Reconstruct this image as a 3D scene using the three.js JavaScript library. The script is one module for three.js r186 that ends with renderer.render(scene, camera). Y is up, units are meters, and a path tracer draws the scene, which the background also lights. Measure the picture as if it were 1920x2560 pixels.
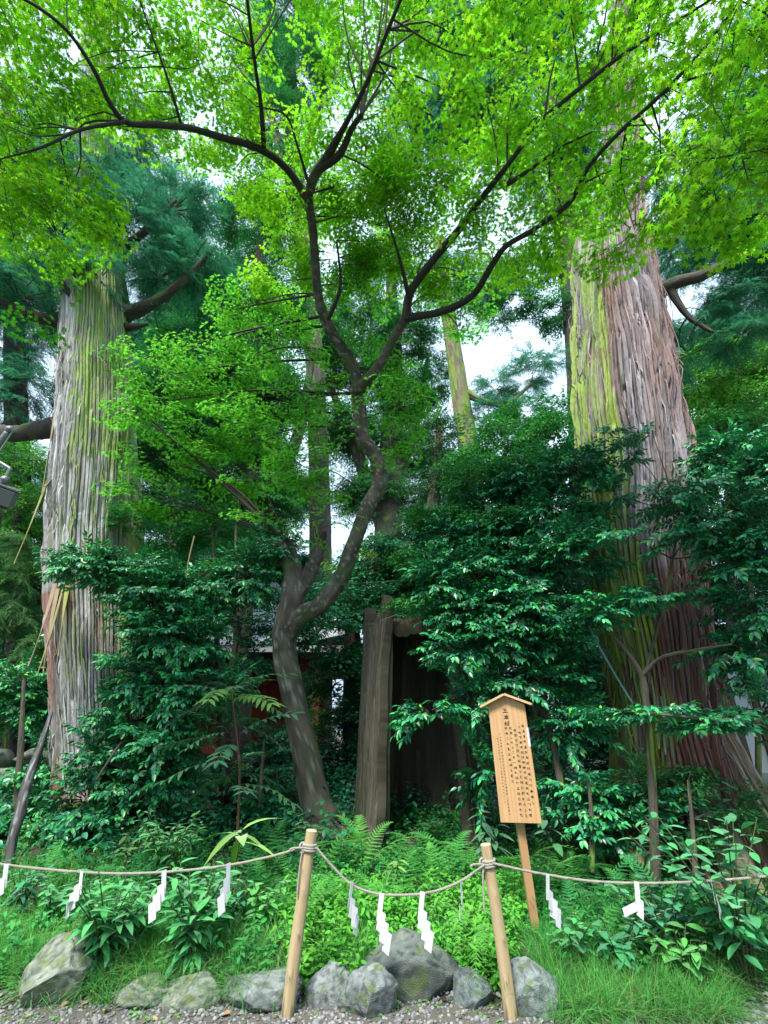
import * as THREE from 'three';
import { ImprovedNoise } from 'three/addons/math/ImprovedNoise.js';

// ---------------------------------------------------------------- camera, sky, sun, exposure
const scene = new THREE.Scene();
const F = 1200, PITCH = 25 * Math.PI / 180, EYE = 1.55;              // focal length in pixels of the 1920 x 2560 photograph
const camera = new THREE.PerspectiveCamera(2 * Math.atan(1280 / F) * 180 / Math.PI, 0.75, 0.05, 400);
camera.position.set(0, EYE, 0);
camera.rotation.x = PITCH;
const renderer = new THREE.WebGLRenderer({ antialias: true });
renderer.setSize(768, 1024);
renderer.shadowMap.enabled = true;
renderer.shadowMap.type = THREE.PCFSoftShadowMap;
renderer.toneMapping = THREE.LinearToneMapping;
renderer.toneMappingExposure = 5.0;

const noiser = new ImprovedNoise();
const ns = (x, y = 0, z = 0) => noiser.noise(x + 31.7, y + 17.3, z + 5.1);
const fbm = (x, y, z = 0) => ns(x, y, z) * 0.55 + ns(x * 2.1, y * 2.1, z * 2.1 + 9) * 0.28 + ns(x * 4.3, y * 4.3, z * 4.3 + 4) * 0.17;

{ // an overcast sky, brighter towards the zenith, with faint cloud
  const w = 512, h = 256, d = new Float32Array(w * h * 4);
  for (let j = 0; j < h; j++) for (let i = 0; i < w; i++) {
    const el = ((j + 0.5) / h - 0.5) * Math.PI, az = (i + 0.5) / w * 2 * Math.PI;
    const s = Math.max(0, Math.sin(el)), cx = Math.cos(el) * Math.cos(az), cz = Math.cos(el) * Math.sin(az);
    const cl = 1 + 0.13 * fbm(cx * 2.2, Math.sin(el) * 4, cz * 2.2);
    const L = 0.35 * (0.55 + 0.75 * s) * cl, k = (j * w + i) * 4;
    d[k] = L * 0.72; d[k + 1] = L * 0.93; d[k + 2] = L * 1.17; d[k + 3] = 1;
  }
  const t = new THREE.DataTexture(d, w, h, THREE.RGBAFormat, THREE.FloatType);
  t.mapping = THREE.EquirectangularReflectionMapping; t.magFilter = THREE.LinearFilter; t.minFilter = THREE.LinearFilter; t.needsUpdate = true;
  scene.background = t; scene.environment = t;
}
const sun = new THREE.DirectionalLight(0xfffaf0, 1.5);
sun.position.set(-5, 21, 5); sun.target.position.set(0, 2, -6);
sun.castShadow = true; sun.shadow.radius = 28; sun.shadow.mapSize.set(2048, 2048);
Object.assign(sun.shadow.camera, { left: -20, right: 20, top: 20, bottom: -20, near: 1, far: 80 });
scene.add(sun, sun.target);

// ---------------------------------------------------------------- helpers
let seed = 12345;
function rng(s) { let a = s >>> 0; return () => { a = (a + 0x6D2B79F5) | 0; let t = Math.imul(a ^ (a >>> 15), 1 | a); t = (t + Math.imul(t ^ (t >>> 7), 61 | t)) ^ t; return ((t ^ (t >>> 14)) >>> 0) / 4294967296; }; }
const R0 = rng(seed);
const rr = (R, a, b) => a + (b - a) * R();
const hash = (a, b = 0) => { const s = Math.sin(a * 127.1 + b * 311.7 + 13.7) * 43758.5453; return s - Math.floor(s); };
const sst = (a, b, x) => { const t = Math.min(1, Math.max(0, (x - a) / (b - a))); return t * t * (3 - 2 * t); };
const lerp = (a, b, t) => a + (b - a) * t;
const mixc = (a, b, t) => [lerp(a[0], b[0], t), lerp(a[1], b[1], t), lerp(a[2], b[2], t)];
const V = (x, y, z) => new THREE.Vector3(x, y, z);
const SP = Math.sin(PITCH), CP = Math.cos(PITCH);
const fwd = (py) => CP + (py - 1280) / F * SP;
function at(px, py, t) { const x = (px - 960) / F, y = (1280 - py) / F; return V(x * t, EYE + (y * CP + SP) * t, -(CP - y * SP) * t); }   // t: distance along the lens axis
const atD = (px, py, D) => at(px, py, D / fwd(py));                    // D: level distance in front of the camera
function ground(x, z) {
  const D = -z; let h = 0;
  h += 0.13 * sst(4.05, 4.45, D) + 0.15 * Math.max(0, Math.min(D, 7.2) - 4.4);
  if (D > 4.2) h += 0.05 * ns(x * 0.9, D * 0.9) * sst(4.2, 5, D);
  if (D > 30) h += (D - 30) * 0.02;
  return h;
}
function onGround(px, py) { for (let D = 2; D < 40; D += 0.02) { const p = atD(px, py, D); if (p.y <= ground(p.x, p.z)) return p; } return atD(px, py, 12); }

class Geo {
  constructor() { this.p = []; this.c = []; this.u = []; this.i = []; }
  get n() { return this.p.length / 3; }
  v(p, c, u = 0, w = 0) { this.p.push(p.x, p.y, p.z); this.c.push(c[0], c[1], c[2]); this.u.push(u, w); return this.n - 1; }
  t(a, b, c) { this.i.push(a, b, c); }
  build() {
    const g = new THREE.BufferGeometry();
    g.setAttribute('position', new THREE.Float32BufferAttribute(this.p, 3));
    g.setAttribute('color', new THREE.Float32BufferAttribute(this.c, 3));
    g.setAttribute('uv', new THREE.Float32BufferAttribute(this.u, 2));
    g.setIndex(this.i); g.computeVertexNormals(); return g;
  }
}
const WHITE = [1, 1, 1];
// a tapering limb along a smooth curve; bark(th, h, R) is relief in metres, color(th, h, R, p) a linear colour
function limb(G, pts, radii, o = {}) {
  const { sides = 8, step = 0.15, bark, color, capEnd = true } = o;
  const cv = new THREE.CatmullRomCurve3(pts, false, 'centripetal'), len = cv.getLength(), n = Math.max(2, Math.ceil(len / step));
  let N = null; const prevT = V(0, 0, 0); let h = 0, last = null; const base = G.n; const m = pts.length - 1;
  for (let i = 0; i <= n; i++) {
    const t = i / n, p = cv.getPoint(t), T = cv.getTangent(t);
    if (!N) { N = Math.abs(T.z) < 0.9 ? V(0, 0, 1) : V(0, 1, 0); }
    N = N.clone().addScaledVector(T, -N.dot(T)).normalize();
    const B = T.clone().cross(N);
    if (last) h += p.distanceTo(last); last = p;
    const f = t * m, k = Math.min(m - 1, Math.floor(f)), fr = f - k, e = fr * fr * (3 - 2 * fr) * 0.5 + fr * 0.5, r = lerp(radii[k], radii[k + 1], e);
    for (let j = 0; j <= sides; j++) {
      const th = j / sides * 2 * Math.PI - Math.PI, d = bark ? bark(th, h, r) : 0, q = r + d;
      const P = p.clone().addScaledVector(B, Math.sin(th) * q).addScaledVector(N, Math.cos(th) * q);
      G.v(P, color ? color(th, h, r, P) : WHITE, th * r, h);
    }
  }
  for (let i = 0; i < n; i++) for (let j = 0; j < sides; j++) {
    const a = base + i * (sides + 1) + j, b = a + sides + 1;
    G.t(a, a + 1, b); G.t(b, a + 1, b + 1);
  }
  if (capEnd) { const e = cv.getPoint(1), c = G.v(e, color ? color(0, h, radii[m], e) : WHITE); const b = base + n * (sides + 1); for (let j = 0; j < sides; j++) G.t(b + j, b + j + 1, c); }
  return G;
}
const taken = {};
function numbered(n) { if (taken[n] === undefined) { taken[n] = 0; return n; } taken[n]++; return n + '_' + String(taken[n]).padStart(3, '0'); }
function shade(o) { o.traverse(m => { if (m.isMesh) { m.castShadow = true; m.receiveShadow = true; } }); return o; }
function thing(name, label, category, pos = V(0, 0, 0), group) {
  const o = new THREE.Group(); o.name = numbered(name); o.position.copy(pos); o.userData = { label, category }; if (group) o.userData.group = group; scene.add(o); return o;
}
function part(name, geo, mat, parent) { const m = new THREE.Mesh(geo, mat); m.name = name; m.castShadow = m.receiveShadow = true; parent.add(m); return m; }
function localize(geo, parent) { geo.translate(-parent.position.x, -parent.position.y, -parent.position.z); return geo; }
function struct(name, geo, mat) { const m = new THREE.Mesh(geo, mat); m.name = name; m.userData.kind = 'structure'; m.castShadow = m.receiveShadow = true; scene.add(m); return m; }
function single(name, label, category, geo, mat, group, kind) { const m = new THREE.Mesh(geo, mat); m.name = numbered(name); m.userData = { label, category }; if (group) m.userData.group = group; if (kind) m.userData.kind = kind; m.castShadow = m.receiveShadow = true; scene.add(m); return m; }

// ---------------------------------------------------------------- textures and materials
function noiseTex(w, h, fn, srgb = false) {
  const d = new Uint8Array(w * h * 4);
  for (let j = 0; j < h; j++) for (let i = 0; i < w; i++) { const c = fn(i / w, j / h), k = (j * w + i) * 4; for (let q = 0; q < 3; q++) d[k + q] = Math.max(0, Math.min(255, (Array.isArray(c) ? c[q] : c) * 255)); d[k + 3] = 255; }
  const t = new THREE.DataTexture(d, w, h); t.wrapS = t.wrapT = THREE.RepeatWrapping; t.magFilter = THREE.LinearFilter; t.minFilter = THREE.LinearMipmapLinearFilter; t.generateMipmaps = true;
  if (srgb) t.colorSpace = THREE.SRGBColorSpace; t.needsUpdate = true; return t;
}
// noise that wraps at 1
const wrapn = (u, v, a, b, z) => { const x = Math.cos(u * 6.2832) * a, y = Math.sin(u * 6.2832) * a; return ns(x + z, y - z, Math.abs(v * 2 - 1) * b); };
const barkBump = noiseTex(512, 512, (u, v) => 0.5 + 0.5 * (0.6 * wrapn(u, v, 12, 3, 3) + 0.5 * wrapn(u, v, 30, 6, 8)));
const grainBump = noiseTex(256, 256, (u, v) => 0.5 + 0.5 * (wrapn(u, v, 14, 30, 1) * 0.6 + wrapn(u, v, 28, 60, 6) * 0.5));
const std = (o) => new THREE.MeshStandardMaterial(o);
const phys = (o) => new THREE.MeshPhysicalMaterial(o);
const lin = (r, g, b) => new THREE.Color().setRGB(r, g, b);
const M = {
  bark: std({ vertexColors: true, roughness: 0.92, bumpMap: barkBump, bumpScale: 0.02 }),
  maplebark: std({ vertexColors: true, roughness: 0.85, bumpMap: grainBump, bumpScale: 0.006 }),
  twig: std({ color: lin(0.045, 0.035, 0.026), roughness: 0.9 }),
  greentwig: std({ color: lin(0.07, 0.09, 0.03), roughness: 0.8 }),
  maple: phys({ vertexColors: true, side: THREE.DoubleSide, roughness: 1, specularIntensity: 0.15, transmission: 0.6, thickness: 0 }),
  glossy: phys({ vertexColors: true, side: THREE.DoubleSide, roughness: 0.36, ior: 1.6 }),
  broad: phys({ vertexColors: true, side: THREE.DoubleSide, roughness: 0.95, specularIntensity: 0.3, transmission: 0.35, thickness: 0, clearcoat: 0.12, clearcoatRoughness: 0.4 }),
  needle: phys({ vertexColors: true, side: THREE.DoubleSide, roughness: 0.95, specularIntensity: 0.2, transmission: 0.35, thickness: 0 }),
  herb: phys({ vertexColors: true, side: THREE.DoubleSide, roughness: 0.95, specularIntensity: 0.3, transmission: 0.42, thickness: 0, clearcoat: 0.25, clearcoatRoughness: 0.4 }),
  rock: std({ vertexColors: true, roughness: 0.9, bumpMap: grainBump, bumpScale: 0.01 }),
  paint: std({ vertexColors: true, roughness: 0.8 }),
};

// ---------------------------------------------------------------- leaf building blocks
const mat4 = (p, yaw, down, roll, s = 1) => new THREE.Matrix4().makeTranslation(p.x, p.y, p.z).multiply(new THREE.Matrix4().makeRotationY(yaw)).multiply(new THREE.Matrix4().makeRotationZ(-down)).multiply(new THREE.Matrix4().makeRotationX(roll)).multiply(new THREE.Matrix4().makeScale(s, s, s));
// a pointed oval leaf along +x, upper face +y
function ovalLeaf(G, m, L, W, c, n = 3, fold = 0.25, curl = 0.12, fat = 0.45) {
  const sp = [], le = [], ri = [];
  for (let k = 0; k <= n; k++) {
    const t = k / n, x = t * L, y = -curl * L * t * t, w = (k === 0 || k === n) ? 0 : W * 0.5 * Math.pow(Math.sin(Math.PI * Math.pow(t, fat < 0.5 ? 0.8 : 1.0)), 0.8);
    sp.push(G.v(V(x, y, 0).applyMatrix4(m), c));
    if (w > 0) { le.push(G.v(V(x * 0.985, y + fold * w, w).applyMatrix4(m), c)); ri.push(G.v(V(x * 0.985, y + fold * w, -w).applyMatrix4(m), c)); } else { le.push(-1); ri.push(-1); }
  }
  for (let k = 0; k < n; k++) {
    if (k === 0) { G.t(sp[0], le[1], sp[1]); G.t(sp[0], sp[1], ri[1]); }
    else if (k === n - 1) { G.t(sp[k], le[k], sp[n]); G.t(sp[k], sp[n], ri[k]); }
    else { G.t(sp[k], le[k], le[k + 1]); G.t(sp[k], le[k + 1], sp[k + 1]); G.t(sp[k], sp[k + 1], ri[k + 1]); G.t(sp[k], ri[k + 1], ri[k]); }
  }
}
function mapleLeaf(G, m, s, c) {
  const tips = [[-128, 0.42], [-84, 0.72], [-41, 0.95], [0, 1.05], [41, 0.95], [84, 0.72], [128, 0.42]], rim = [];
  const P = (a, r, y) => { const q = a * Math.PI / 180; return G.v(V(Math.cos(q) * r * s, y * s, Math.sin(q) * r * s).applyMatrix4(m), c); };
  const o = P(0, 0, 0);
  tips.forEach(([a, r], i) => { rim.push(P(a, r, -0.16 * r)); if (i < 6) rim.push(P((a + tips[i + 1][0]) / 2, 0.36 + 0.05 * (i === 2 || i === 3), 0.03)); });
  for (let k = 0; k < rim.length - 1; k++) G.t(o, rim[k + 1], rim[k]);
}
const stick = (G, a, b, r, c) => limb(G, [a, b], [r, r * 0.6], { sides: 3, step: 9, color: () => c, capEnd: false });
const vary = (R, c, d) => { const k = 1 + (R() - 0.5) * 2 * d, h = (R() - 0.5) * d; return [c[0] * k * (1 + h), c[1] * k, c[2] * k * (1 - h * 0.6)]; };

function mapleSpray(s) {
  const R = rng(s), G = new Geo(), tw = [0.1, 0.06, 0.04];
  stick(G, V(0, 0, 0), V(0.36, -0.03, 0), 0.0022, tw);
  for (let k = 0; k < 5; k++) for (const side of [-1, 1]) {
    const x = 0.05 + k * 0.075, a = side * rr(R, 0.7, 1.25), l = rr(R, 0.03, 0.1) * (k % 2 ? 1.4 : 0.7);
    const e = V(x + Math.cos(a) * l, -0.02 * R() - 0.02, -Math.sin(a) * l);
    stick(G, V(x, -0.003 * k, 0), e, 0.0012, tw);
    mapleLeaf(G, mat4(e, a + rr(R, -0.5, 0.5), rr(R, 0.1, 0.75), rr(R, -0.5, 0.5)), rr(R, 0.034, 0.052), vary(R, [1, 1, 1], 0.32));
    if (R() < 0.55) mapleLeaf(G, mat4(e.clone().add(V(rr(R, 0, 0.03), -0.012, rr(R, -0.03, 0.03))), a + rr(R, -1.2, 1.2), rr(R, 0.2, 0.9), rr(R, -0.6, 0.6)), rr(R, 0.028, 0.045), vary(R, [1, 1, 1], 0.22));
  }
  mapleLeaf(G, mat4(V(0.37, -0.03, 0), 0, 0.4, 0), 0.05, [1.05, 1.05, 1]);
  return G.build();
}
function camelliaSpray(s, L = 0.085, W = 0.036) {
  const R = rng(s), G = new Geo(), tw = [0.9, 0.6, 0.6];
  stick(G, V(0, 0, 0), V(0.3, 0.02, 0), 0.0028, tw);
  const n = 13;
  for (let k = 0; k < n; k++) {
    const x = 0.03 + 0.27 * k / n, side = k % 2 ? 1 : -1, end = k / n, a = side * lerp(1.15, 0.45, end) + rr(R, -0.25, 0.25);
    const young = k >= n - 2 && R() < 0.6;
    ovalLeaf(G, mat4(V(x, 0.02 * end, 0), a, rr(R, -0.35, 0.6), rr(R, -0.7, 0.7)), L * rr(R, 0.6, 1.15), W * rr(R, 0.75, 1.15), vary(R, young ? [2.2, 1.7, 0.9] : R() < 0.03 ? [6, 2.2, 0.5] : [1, 1, 1], 0.32), 3, 0.3, 0.15);
  }
  ovalLeaf(G, mat4(V(0.3, 0.02, 0), 0, 0.1, 0), L, W, [1.4, 1.25, 0.9], 3, 0.3, 0.2);
  return G.build();
}
function broadSpray(s, L = 0.1, W = 0.045) {
  const R = rng(s), G = new Geo(), tw = [0.7, 0.5, 0.5];
  stick(G, V(0, 0, 0), V(0.5, 0.02, 0), 0.004, tw);
  for (let k = 0; k < 24; k++) {
    const x = rr(R, 0.04, 0.5), z = rr(R, -0.18, 0.18) * Math.min(1, x * 4), a = -z * 6 + rr(R, -0.7, 0.7);
    ovalLeaf(G, mat4(V(x, rr(R, -0.05, 0.06), z), a, rr(R, -0.3, 0.7), rr(R, -0.7, 0.7)), L * rr(R, 0.7, 1.15), W * rr(R, 0.8, 1.15), vary(R, WHITE, 0.25), 2, 0.2, 0.12);
  }
  return G.build();
}
function cedarSpray(s) {
  const R = rng(s), G = new Geo(), tw = [0.9, 0.7, 0.5];
  const ax = (t) => V(0.48 * t, 0.04 * t - 0.14 * t * t, 0);
  stick(G, ax(0), ax(0.5), 0.005, tw); stick(G, ax(0.5), ax(1), 0.003, tw);
  for (let k = 0; k < 15; k++) {
    const t = (k + 1) / 16, o = ax(t), a = rr(R, 0.35, 0.95) * (k % 2 ? 1 : -1), l = rr(R, 0.1, 0.2) * (1.1 - t * 0.35), up = rr(R, -0.35, 0.35), c = vary(R, WHITE, 0.3);
    const d = V(Math.cos(a) * Math.cos(up), Math.sin(up), -Math.sin(a) * Math.cos(up));
    const q = V(-d.z, 0.2, d.x).normalize();
    const nn = 7;
    for (let j = 0; j < nn; j++) {
      const f = (j + 0.6) / nn, b = o.clone().addScaledVector(d, l * f); b.y -= 0.05 * f * f;
      for (const sd of [-1, 1]) {
        const tip = b.clone().addScaledVector(d, 0.03).addScaledVector(q, sd * rr(R, 0.014, 0.024)).add(V(0, rr(R, -0.01, 0.012), 0));
        const w = d.clone().multiplyScalar(0.006);
        const i0 = G.v(b.clone().sub(w), c), i1 = G.v(b.clone().add(w), c), i2 = G.v(tip, c); G.t(i0, i1, i2);
      }
    }
    const e = o.clone().addScaledVector(d, l); e.y -= 0.05;
    const w2 = q.clone().multiplyScalar(0.004), i0 = G.v(o.clone().sub(w2), c), i1 = G.v(o.clone().add(w2), c), i2 = G.v(e, c); G.t(i0, i1, i2);
  }
  return G.build();
}
const SPRAY = {
  maple: [mapleSpray(1), mapleSpray(2), mapleSpray(3)],
  camellia: [camelliaSpray(11), camelliaSpray(12), camelliaSpray(13)],
  broad: [broadSpray(21), broadSpray(22), broadSpray(23)],
  cedar: [cedarSpray(31), cedarSpray(32), cedarSpray(33)],
};
const MATOF = { maple: M.maple, camellia: M.glossy, broad: M.broad, cedar: M.needle };

// fills one ellipsoid of foliage with leafy sprays on twigs; out gets {m, c}
function fill(out, twigs, R, c, r, n, o) {
  const { per = 7, flat = 0.45, droop = 0.1, size = 1, color, dc = 0.2, jit = 0.35, inner = 0.15, twigR = 0.008 } = o;
  const nb = Math.max(1, Math.round(n / per));
  for (let b = 0; b < nb; b++) {
    const az = R() * 6.2832, ey = rr(R, -0.9, 1), ch = Math.sqrt(Math.max(0, 1 - ey * ey)), d = V(Math.cos(az) * ch, ey, Math.sin(az) * ch);
    const L = rr(R, 0.55, 1.05), e = V(c.x + d.x * r.x * L, c.y + d.y * r.y * L, c.z + d.z * r.z * L), s = V(c.x + d.x * r.x * inner, c.y + d.y * r.y * inner - 0.1 * r.y, c.z + d.z * r.z * inner);
    const mid = s.clone().lerp(e, 0.5).add(V(0, 0.12 * r.y, 0));
    const cv = new THREE.QuadraticBezierCurve3(s, mid, e);
    if (twigs) limb(twigs, [s, cv.getPoint(0.5), e], [twigR, twigR * 0.6, twigR * 0.3], { sides: 4, step: 0.3, capEnd: false });
    for (let k = 0; k < per; k++) {
      const t = lerp(0.2, 1, (k + R()) / per), p = cv.getPoint(t), T = cv.getTangent(t), sd = (k % 2 ? 1 : -1) * rr(R, 0.2, 1.1) * (t > 0.93 ? 0.3 : 1);
      const h = V(T.x * Math.cos(sd) - T.z * Math.sin(sd), T.y * flat - droop + rr(R, -0.15, 0.15), T.x * Math.sin(sd) + T.z * Math.cos(sd)).normalize();
      const up = V(rr(R, -jit, jit) + d.x * 0.25, 1, rr(R, -jit, jit) + d.z * 0.25);
      const z = h.clone().cross(up).normalize(), y = z.clone().cross(h).normalize(), sc = size * rr(R, 0.75, 1.2);
      const m = new THREE.Matrix4().makeBasis(h.multiplyScalar(sc), y.multiplyScalar(sc), z.multiplyScalar(sc)).setPosition(p);
      out.push({ m, c: vary(R, color, dc) });
    }
  }
}
function foliage(parent, name, kind, list, variant = 0) {
  const g = new THREE.Group(); g.name = name; g.userData.kind = 'stuff'; parent.add(g);
  const off = parent.position, col = new THREE.Color();
  SPRAY[kind].forEach((geo, v) => {
    const mine = list.filter((_, i) => i % 3 === v); if (!mine.length) return;
    const im = new THREE.InstancedMesh(geo, MATOF[kind], mine.length); im.name = 'leaf_sprays'; im.userData.kind = 'stuff'; im.castShadow = im.receiveShadow = true;
    mine.forEach((q, i) => { const m = q.m.clone(); m.elements[12] -= off.x; m.elements[13] -= off.y; m.elements[14] -= off.z; im.setMatrixAt(i, m); im.setColorAt(i, col.setRGB(q.c[0], q.c[1], q.c[2])); });
    g.add(im);
  });
  return g;
}
const AREA = { maple: 0.007, camellia: 0.0035, broad: 0.009, cedar: 0.006 };
// blobs: [px, py, t, rx px, ry px, depth radius m, density]; returns {list, twigs}
function crown(R, kind, blobs, o, anchors) {
  const list = [], twigs = new Geo();
  for (const [px, py, t, rx, ry, rz, den = 1] of blobs) {
    const c = at(px, py, t), r = V(rx / F * t, ry / F * t, rz), s = o.size || 1;
    const n = Math.max(3, Math.round(den * Math.PI * r.x * r.y / (AREA[kind] * s * s)));
    fill(list, twigs, R, c, r, n, o);
    if (anchors) {
      let best = null, bd = 1e9; for (const a of anchors) { const d = a.p.distanceTo(c) + Math.max(0, a.p.y - c.y) * 0.7; if (d < bd) { bd = d; best = a; } }
      if (best && bd > 0.05) { const mid = best.p.clone().lerp(c, 0.5).add(V(rr(R, -0.1, 0.1) * bd, 0.06 * bd, rr(R, -0.1, 0.1) * bd)), w = Math.min(best.r * 0.6, 0.007 + 0.006 * bd); limb(twigs, [best.p, mid, c], [w, w * 0.7, w * 0.4], { sides: 5, step: 0.25, capEnd: false }); }
    }
  }
  return { list, twigs };
}
function anchorsOf(pts, radii) { const cv = new THREE.CatmullRomCurve3(pts, false, 'centripetal'), a = [], m = pts.length - 1; for (let k = 0; k <= m * 4; k++) { const t = k / (m * 4), i = Math.min(m - 1, Math.floor(t * m)); a.push({ p: cv.getPoint(t), r: lerp(radii[i], radii[i + 1], t * m - i) }); } return a; }

// ---------------------------------------------------------------- ground and path
{
  const G = new Geo(), xs = [], zs = [];
  for (let x = -90; x <= 90; x += Math.abs(x) < 8 ? 0.2 : 3) xs.push(x);
  for (let D = -14; D <= 120; D += D > 3 && D < 11 ? 0.12 : 2) zs.push(D);
  for (const D of zs) for (const x of xs) { const s = 0.5 + 0.5 * fbm(x * 1.7, D * 1.7); G.v(V(x, ground(x, -D) - 0.006 + (D > 4.2 ? 0.03 * ns(x * 5, D * 5) : 0), -D), mixc([0.035, 0.026, 0.018], [0.075, 0.06, 0.04], s), x, D); }
  for (let j = 0; j < zs.length - 1; j++) for (let i = 0; i < xs.length - 1; i++) { const a = j * xs.length + i, b = a + xs.length; G.t(a, a + 1, b); G.t(b, a + 1, b + 1); }
  struct('ground', G.build(), std({ vertexColors: true, roughness: 1, bumpMap: grainBump, bumpScale: 0.02 }));
  const P = new Geo(), px = [], pz = [];
  for (let x = -14; x <= 14; x += 0.14) px.push(x);
  for (let D = -12; D <= 4.12; D += 0.14) pz.push(D);
  for (const D of pz) for (const x of px) { const s = 0.5 + 0.5 * fbm(x * 6, D * 6), q = sst(0.1, 0.35, fbm(x * 1.1 + 7, D * 2)); P.v(V(x, 0.004 + 0.006 * ns(x * 3, D * 3), -D), mixc(mixc([0.07, 0.062, 0.054], [0.15, 0.135, 0.12], s), [0.07, 0.055, 0.04], q), x, D); }
  for (let j = 0; j < pz.length - 1; j++) for (let i = 0; i < px.length - 1; i++) { const a = j * px.length + i, b = a + px.length; P.t(a, a + 1, b); P.t(b, a + 1, b + 1); }
  struct('gravel_path', P.build(), std({ vertexColors: true, roughness: 1, bumpMap: grainBump, bumpScale: 0.02 }));
  const R = rng(77), geo = new THREE.IcosahedronGeometry(1, 1), n = 24000, im = new THREE.InstancedMesh(geo, std({ roughness: 0.8 }), n), m = new THREE.Matrix4(), q = new THREE.Quaternion(), e = new THREE.Euler(), c = new THREE.Color();
  for (let i = 0; i < n; i++) {
    const x = rr(R, -4.4, 4.4), D = rr(R, 2.3, 4.3), s = rr(R, 0.005, 0.013) * (R() < 0.06 ? 1.6 : 1);
    e.set(rr(R, -0.5, 0.5), R() * 6.3, rr(R, -0.5, 0.5)); q.setFromEuler(e);
    m.compose(V(x, ground(x, -D) + s * 0.25 + 0.004, -D), q, V(s * rr(R, 0.9, 1.4), s * rr(R, 0.5, 0.8), s * rr(R, 0.8, 1.1))); im.setMatrixAt(i, m);
    const k = rr(R, 0.07, 0.28), w = rr(R, -0.04, 0.05); c.setRGB(k * (1 + w), k, k * (1 - w * 0.8)); im.setColorAt(i, c);
  }
  im.name = 'path_gravel'; im.userData = { kind: 'stuff', label: 'small rounded grey and tan pebbles covering the path', category: 'gravel' }; im.castShadow = im.receiveShadow = true; scene.add(im);
}

// ---------------------------------------------------------------- the great cedars
function rowsD(rows) { const pts = [], rad = []; for (const [px, py, w, D] of rows) { pts.push(atD(px, py, D)); rad.push(w / 2 / F * D / fwd(py)); } return { pts, rad }; }
function rowsT(rows) { const pts = [], rad = []; for (const [px, py, t, w] of rows) { pts.push(at(px, py, t)); rad.push(w / 2 / F * t); } return { pts, rad }; }
// shaggy strips of cedar bark that run up the trunk, split and lift unevenly
function strips(sd, pitch, amp, len = 1.3, wander = 1) {
  const f = (th, h, R) => {
    const s = th * f.R, w = s / pitch + wander * (1.5 * ns(s * 1.1, h * 0.35, sd) + 0.7 * ns(s * 3.3, h * 0.9, sd + 5)), k = Math.floor(w), x = w - k, q = h / len + hash(k, sd) * 9, j = Math.floor(q), lift = hash(k * 3 + sd, j), e = 1 - Math.abs(2 * x - 1), end = Math.min(1, Math.min(q - j, 1 - q + j) * 14);
    let p = Math.min(1, e * 2.9); p = p * p * (3 - 2 * p); f.k = k; f.j = j;
    return amp * p * (0.3 + 0.7 * lift * (0.4 + 0.6 * end)) + amp * 0.4 * ns(s * 9, h * 1.1, sd + 2) + amp * 0.35 * ns(s * 26, h * 1.3, sd + 4) + 0.004 * ns(s * 40, h * 6, sd);
  };
  f.R = 0.65; return f;
}
function cedarTrunk(rows, o) {
  const { pts, rad } = rowsD(rows.map(([x, y, w, D]) => [x, y, w * (o.slim || 1), D])), st = strips(o.seed, o.pitch, o.amp, o.len, o.wander); st.R = o.R;
  const G = new Geo(), y0 = pts[0].y;
  const bark = (th, h, r) => { const fl = o.flare * Math.exp(-h / o.flareH); return st(th, h, r) + r * fl * (0.55 * Math.cos(4 * th + 0.8 + 0.4 * h) + 0.4 * Math.cos(7 * th + 2 + 0.3 * h)) + r * 0.05 * (ns(Math.sin(th) * 1.6, h * 0.35, o.seed) + 0.8 * ns(Math.sin(th) * 4 + 3, h * 0.3, Math.cos(th) * 3)); };
  limb(G, pts, rad, { sides: o.sides || 620, step: 0.045, bark, color: (th, h, r, p) => { st(th, h, r); return o.color(th, h, p, hash(st.k, st.j + o.seed), th * o.R); } });
  // ragged loose strips that have started to peel
  const S = new Geo(), R = rng(o.seed * 77), cv = new THREE.CatmullRomCurve3(pts, false, 'centripetal'), len = cv.getLength(), m = pts.length - 1;
  const surf = (th, t, off) => { const f = t * m, k = Math.min(m - 1, Math.floor(f)), r = lerp(rad[k], rad[k + 1], f - k), c = cv.getPoint(t), q = r + bark(th, t * len, r) + off; return V(c.x + Math.sin(th) * q, c.y, c.z + Math.cos(th) * q); };
  for (let n = 0; n < o.loose; n++) {
    const th = rr(R, -1.9, 1.9), t0 = rr(R, 0.04, 0.62), L = rr(R, 0.4, 1.8) / len, w = rr(R, 0.005, 0.014), peel = R() < 0.12 ? rr(R, 0.03, 0.09) : rr(R, 0, 0.015), drift = rr(R, -0.08, 0.08), up = R() < 0.25; let pr = null;
    const c0 = vary(R, o.color(th, t0 * len, null, R(), th * o.R), 0.1);
    for (let k = 0; k <= 10; k++) { const u = k / 10, t = t0 + L * u, e = up ? u : 1 - u, off = 0.012 + peel * Math.pow(e, 3) + 0.006 * ns(u * 4, n), a = th + drift * u, ww = w * (0.35 + 0.65 * Math.sin(Math.PI * (0.12 + 0.76 * u))), p = surf(a, t, off), tx = V(Math.cos(a), 0, -Math.sin(a)).multiplyScalar(ww), nn = V(Math.sin(a), 0, Math.cos(a)).multiplyScalar(0.005), q = [p.clone().sub(tx).sub(nn), p.clone().add(tx).sub(nn), p.clone().add(tx).add(nn), p.clone().sub(tx).add(nn)].map(v => S.v(v, c0)); if (pr) for (let e2 = 0; e2 < 4; e2++) { const f = (e2 + 1) % 4; S.t(pr[e2], pr[f], q[e2]); S.t(q[e2], pr[f], q[f]); } pr = q; }
  }
  return { G, S, pts, rad };
}
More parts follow.
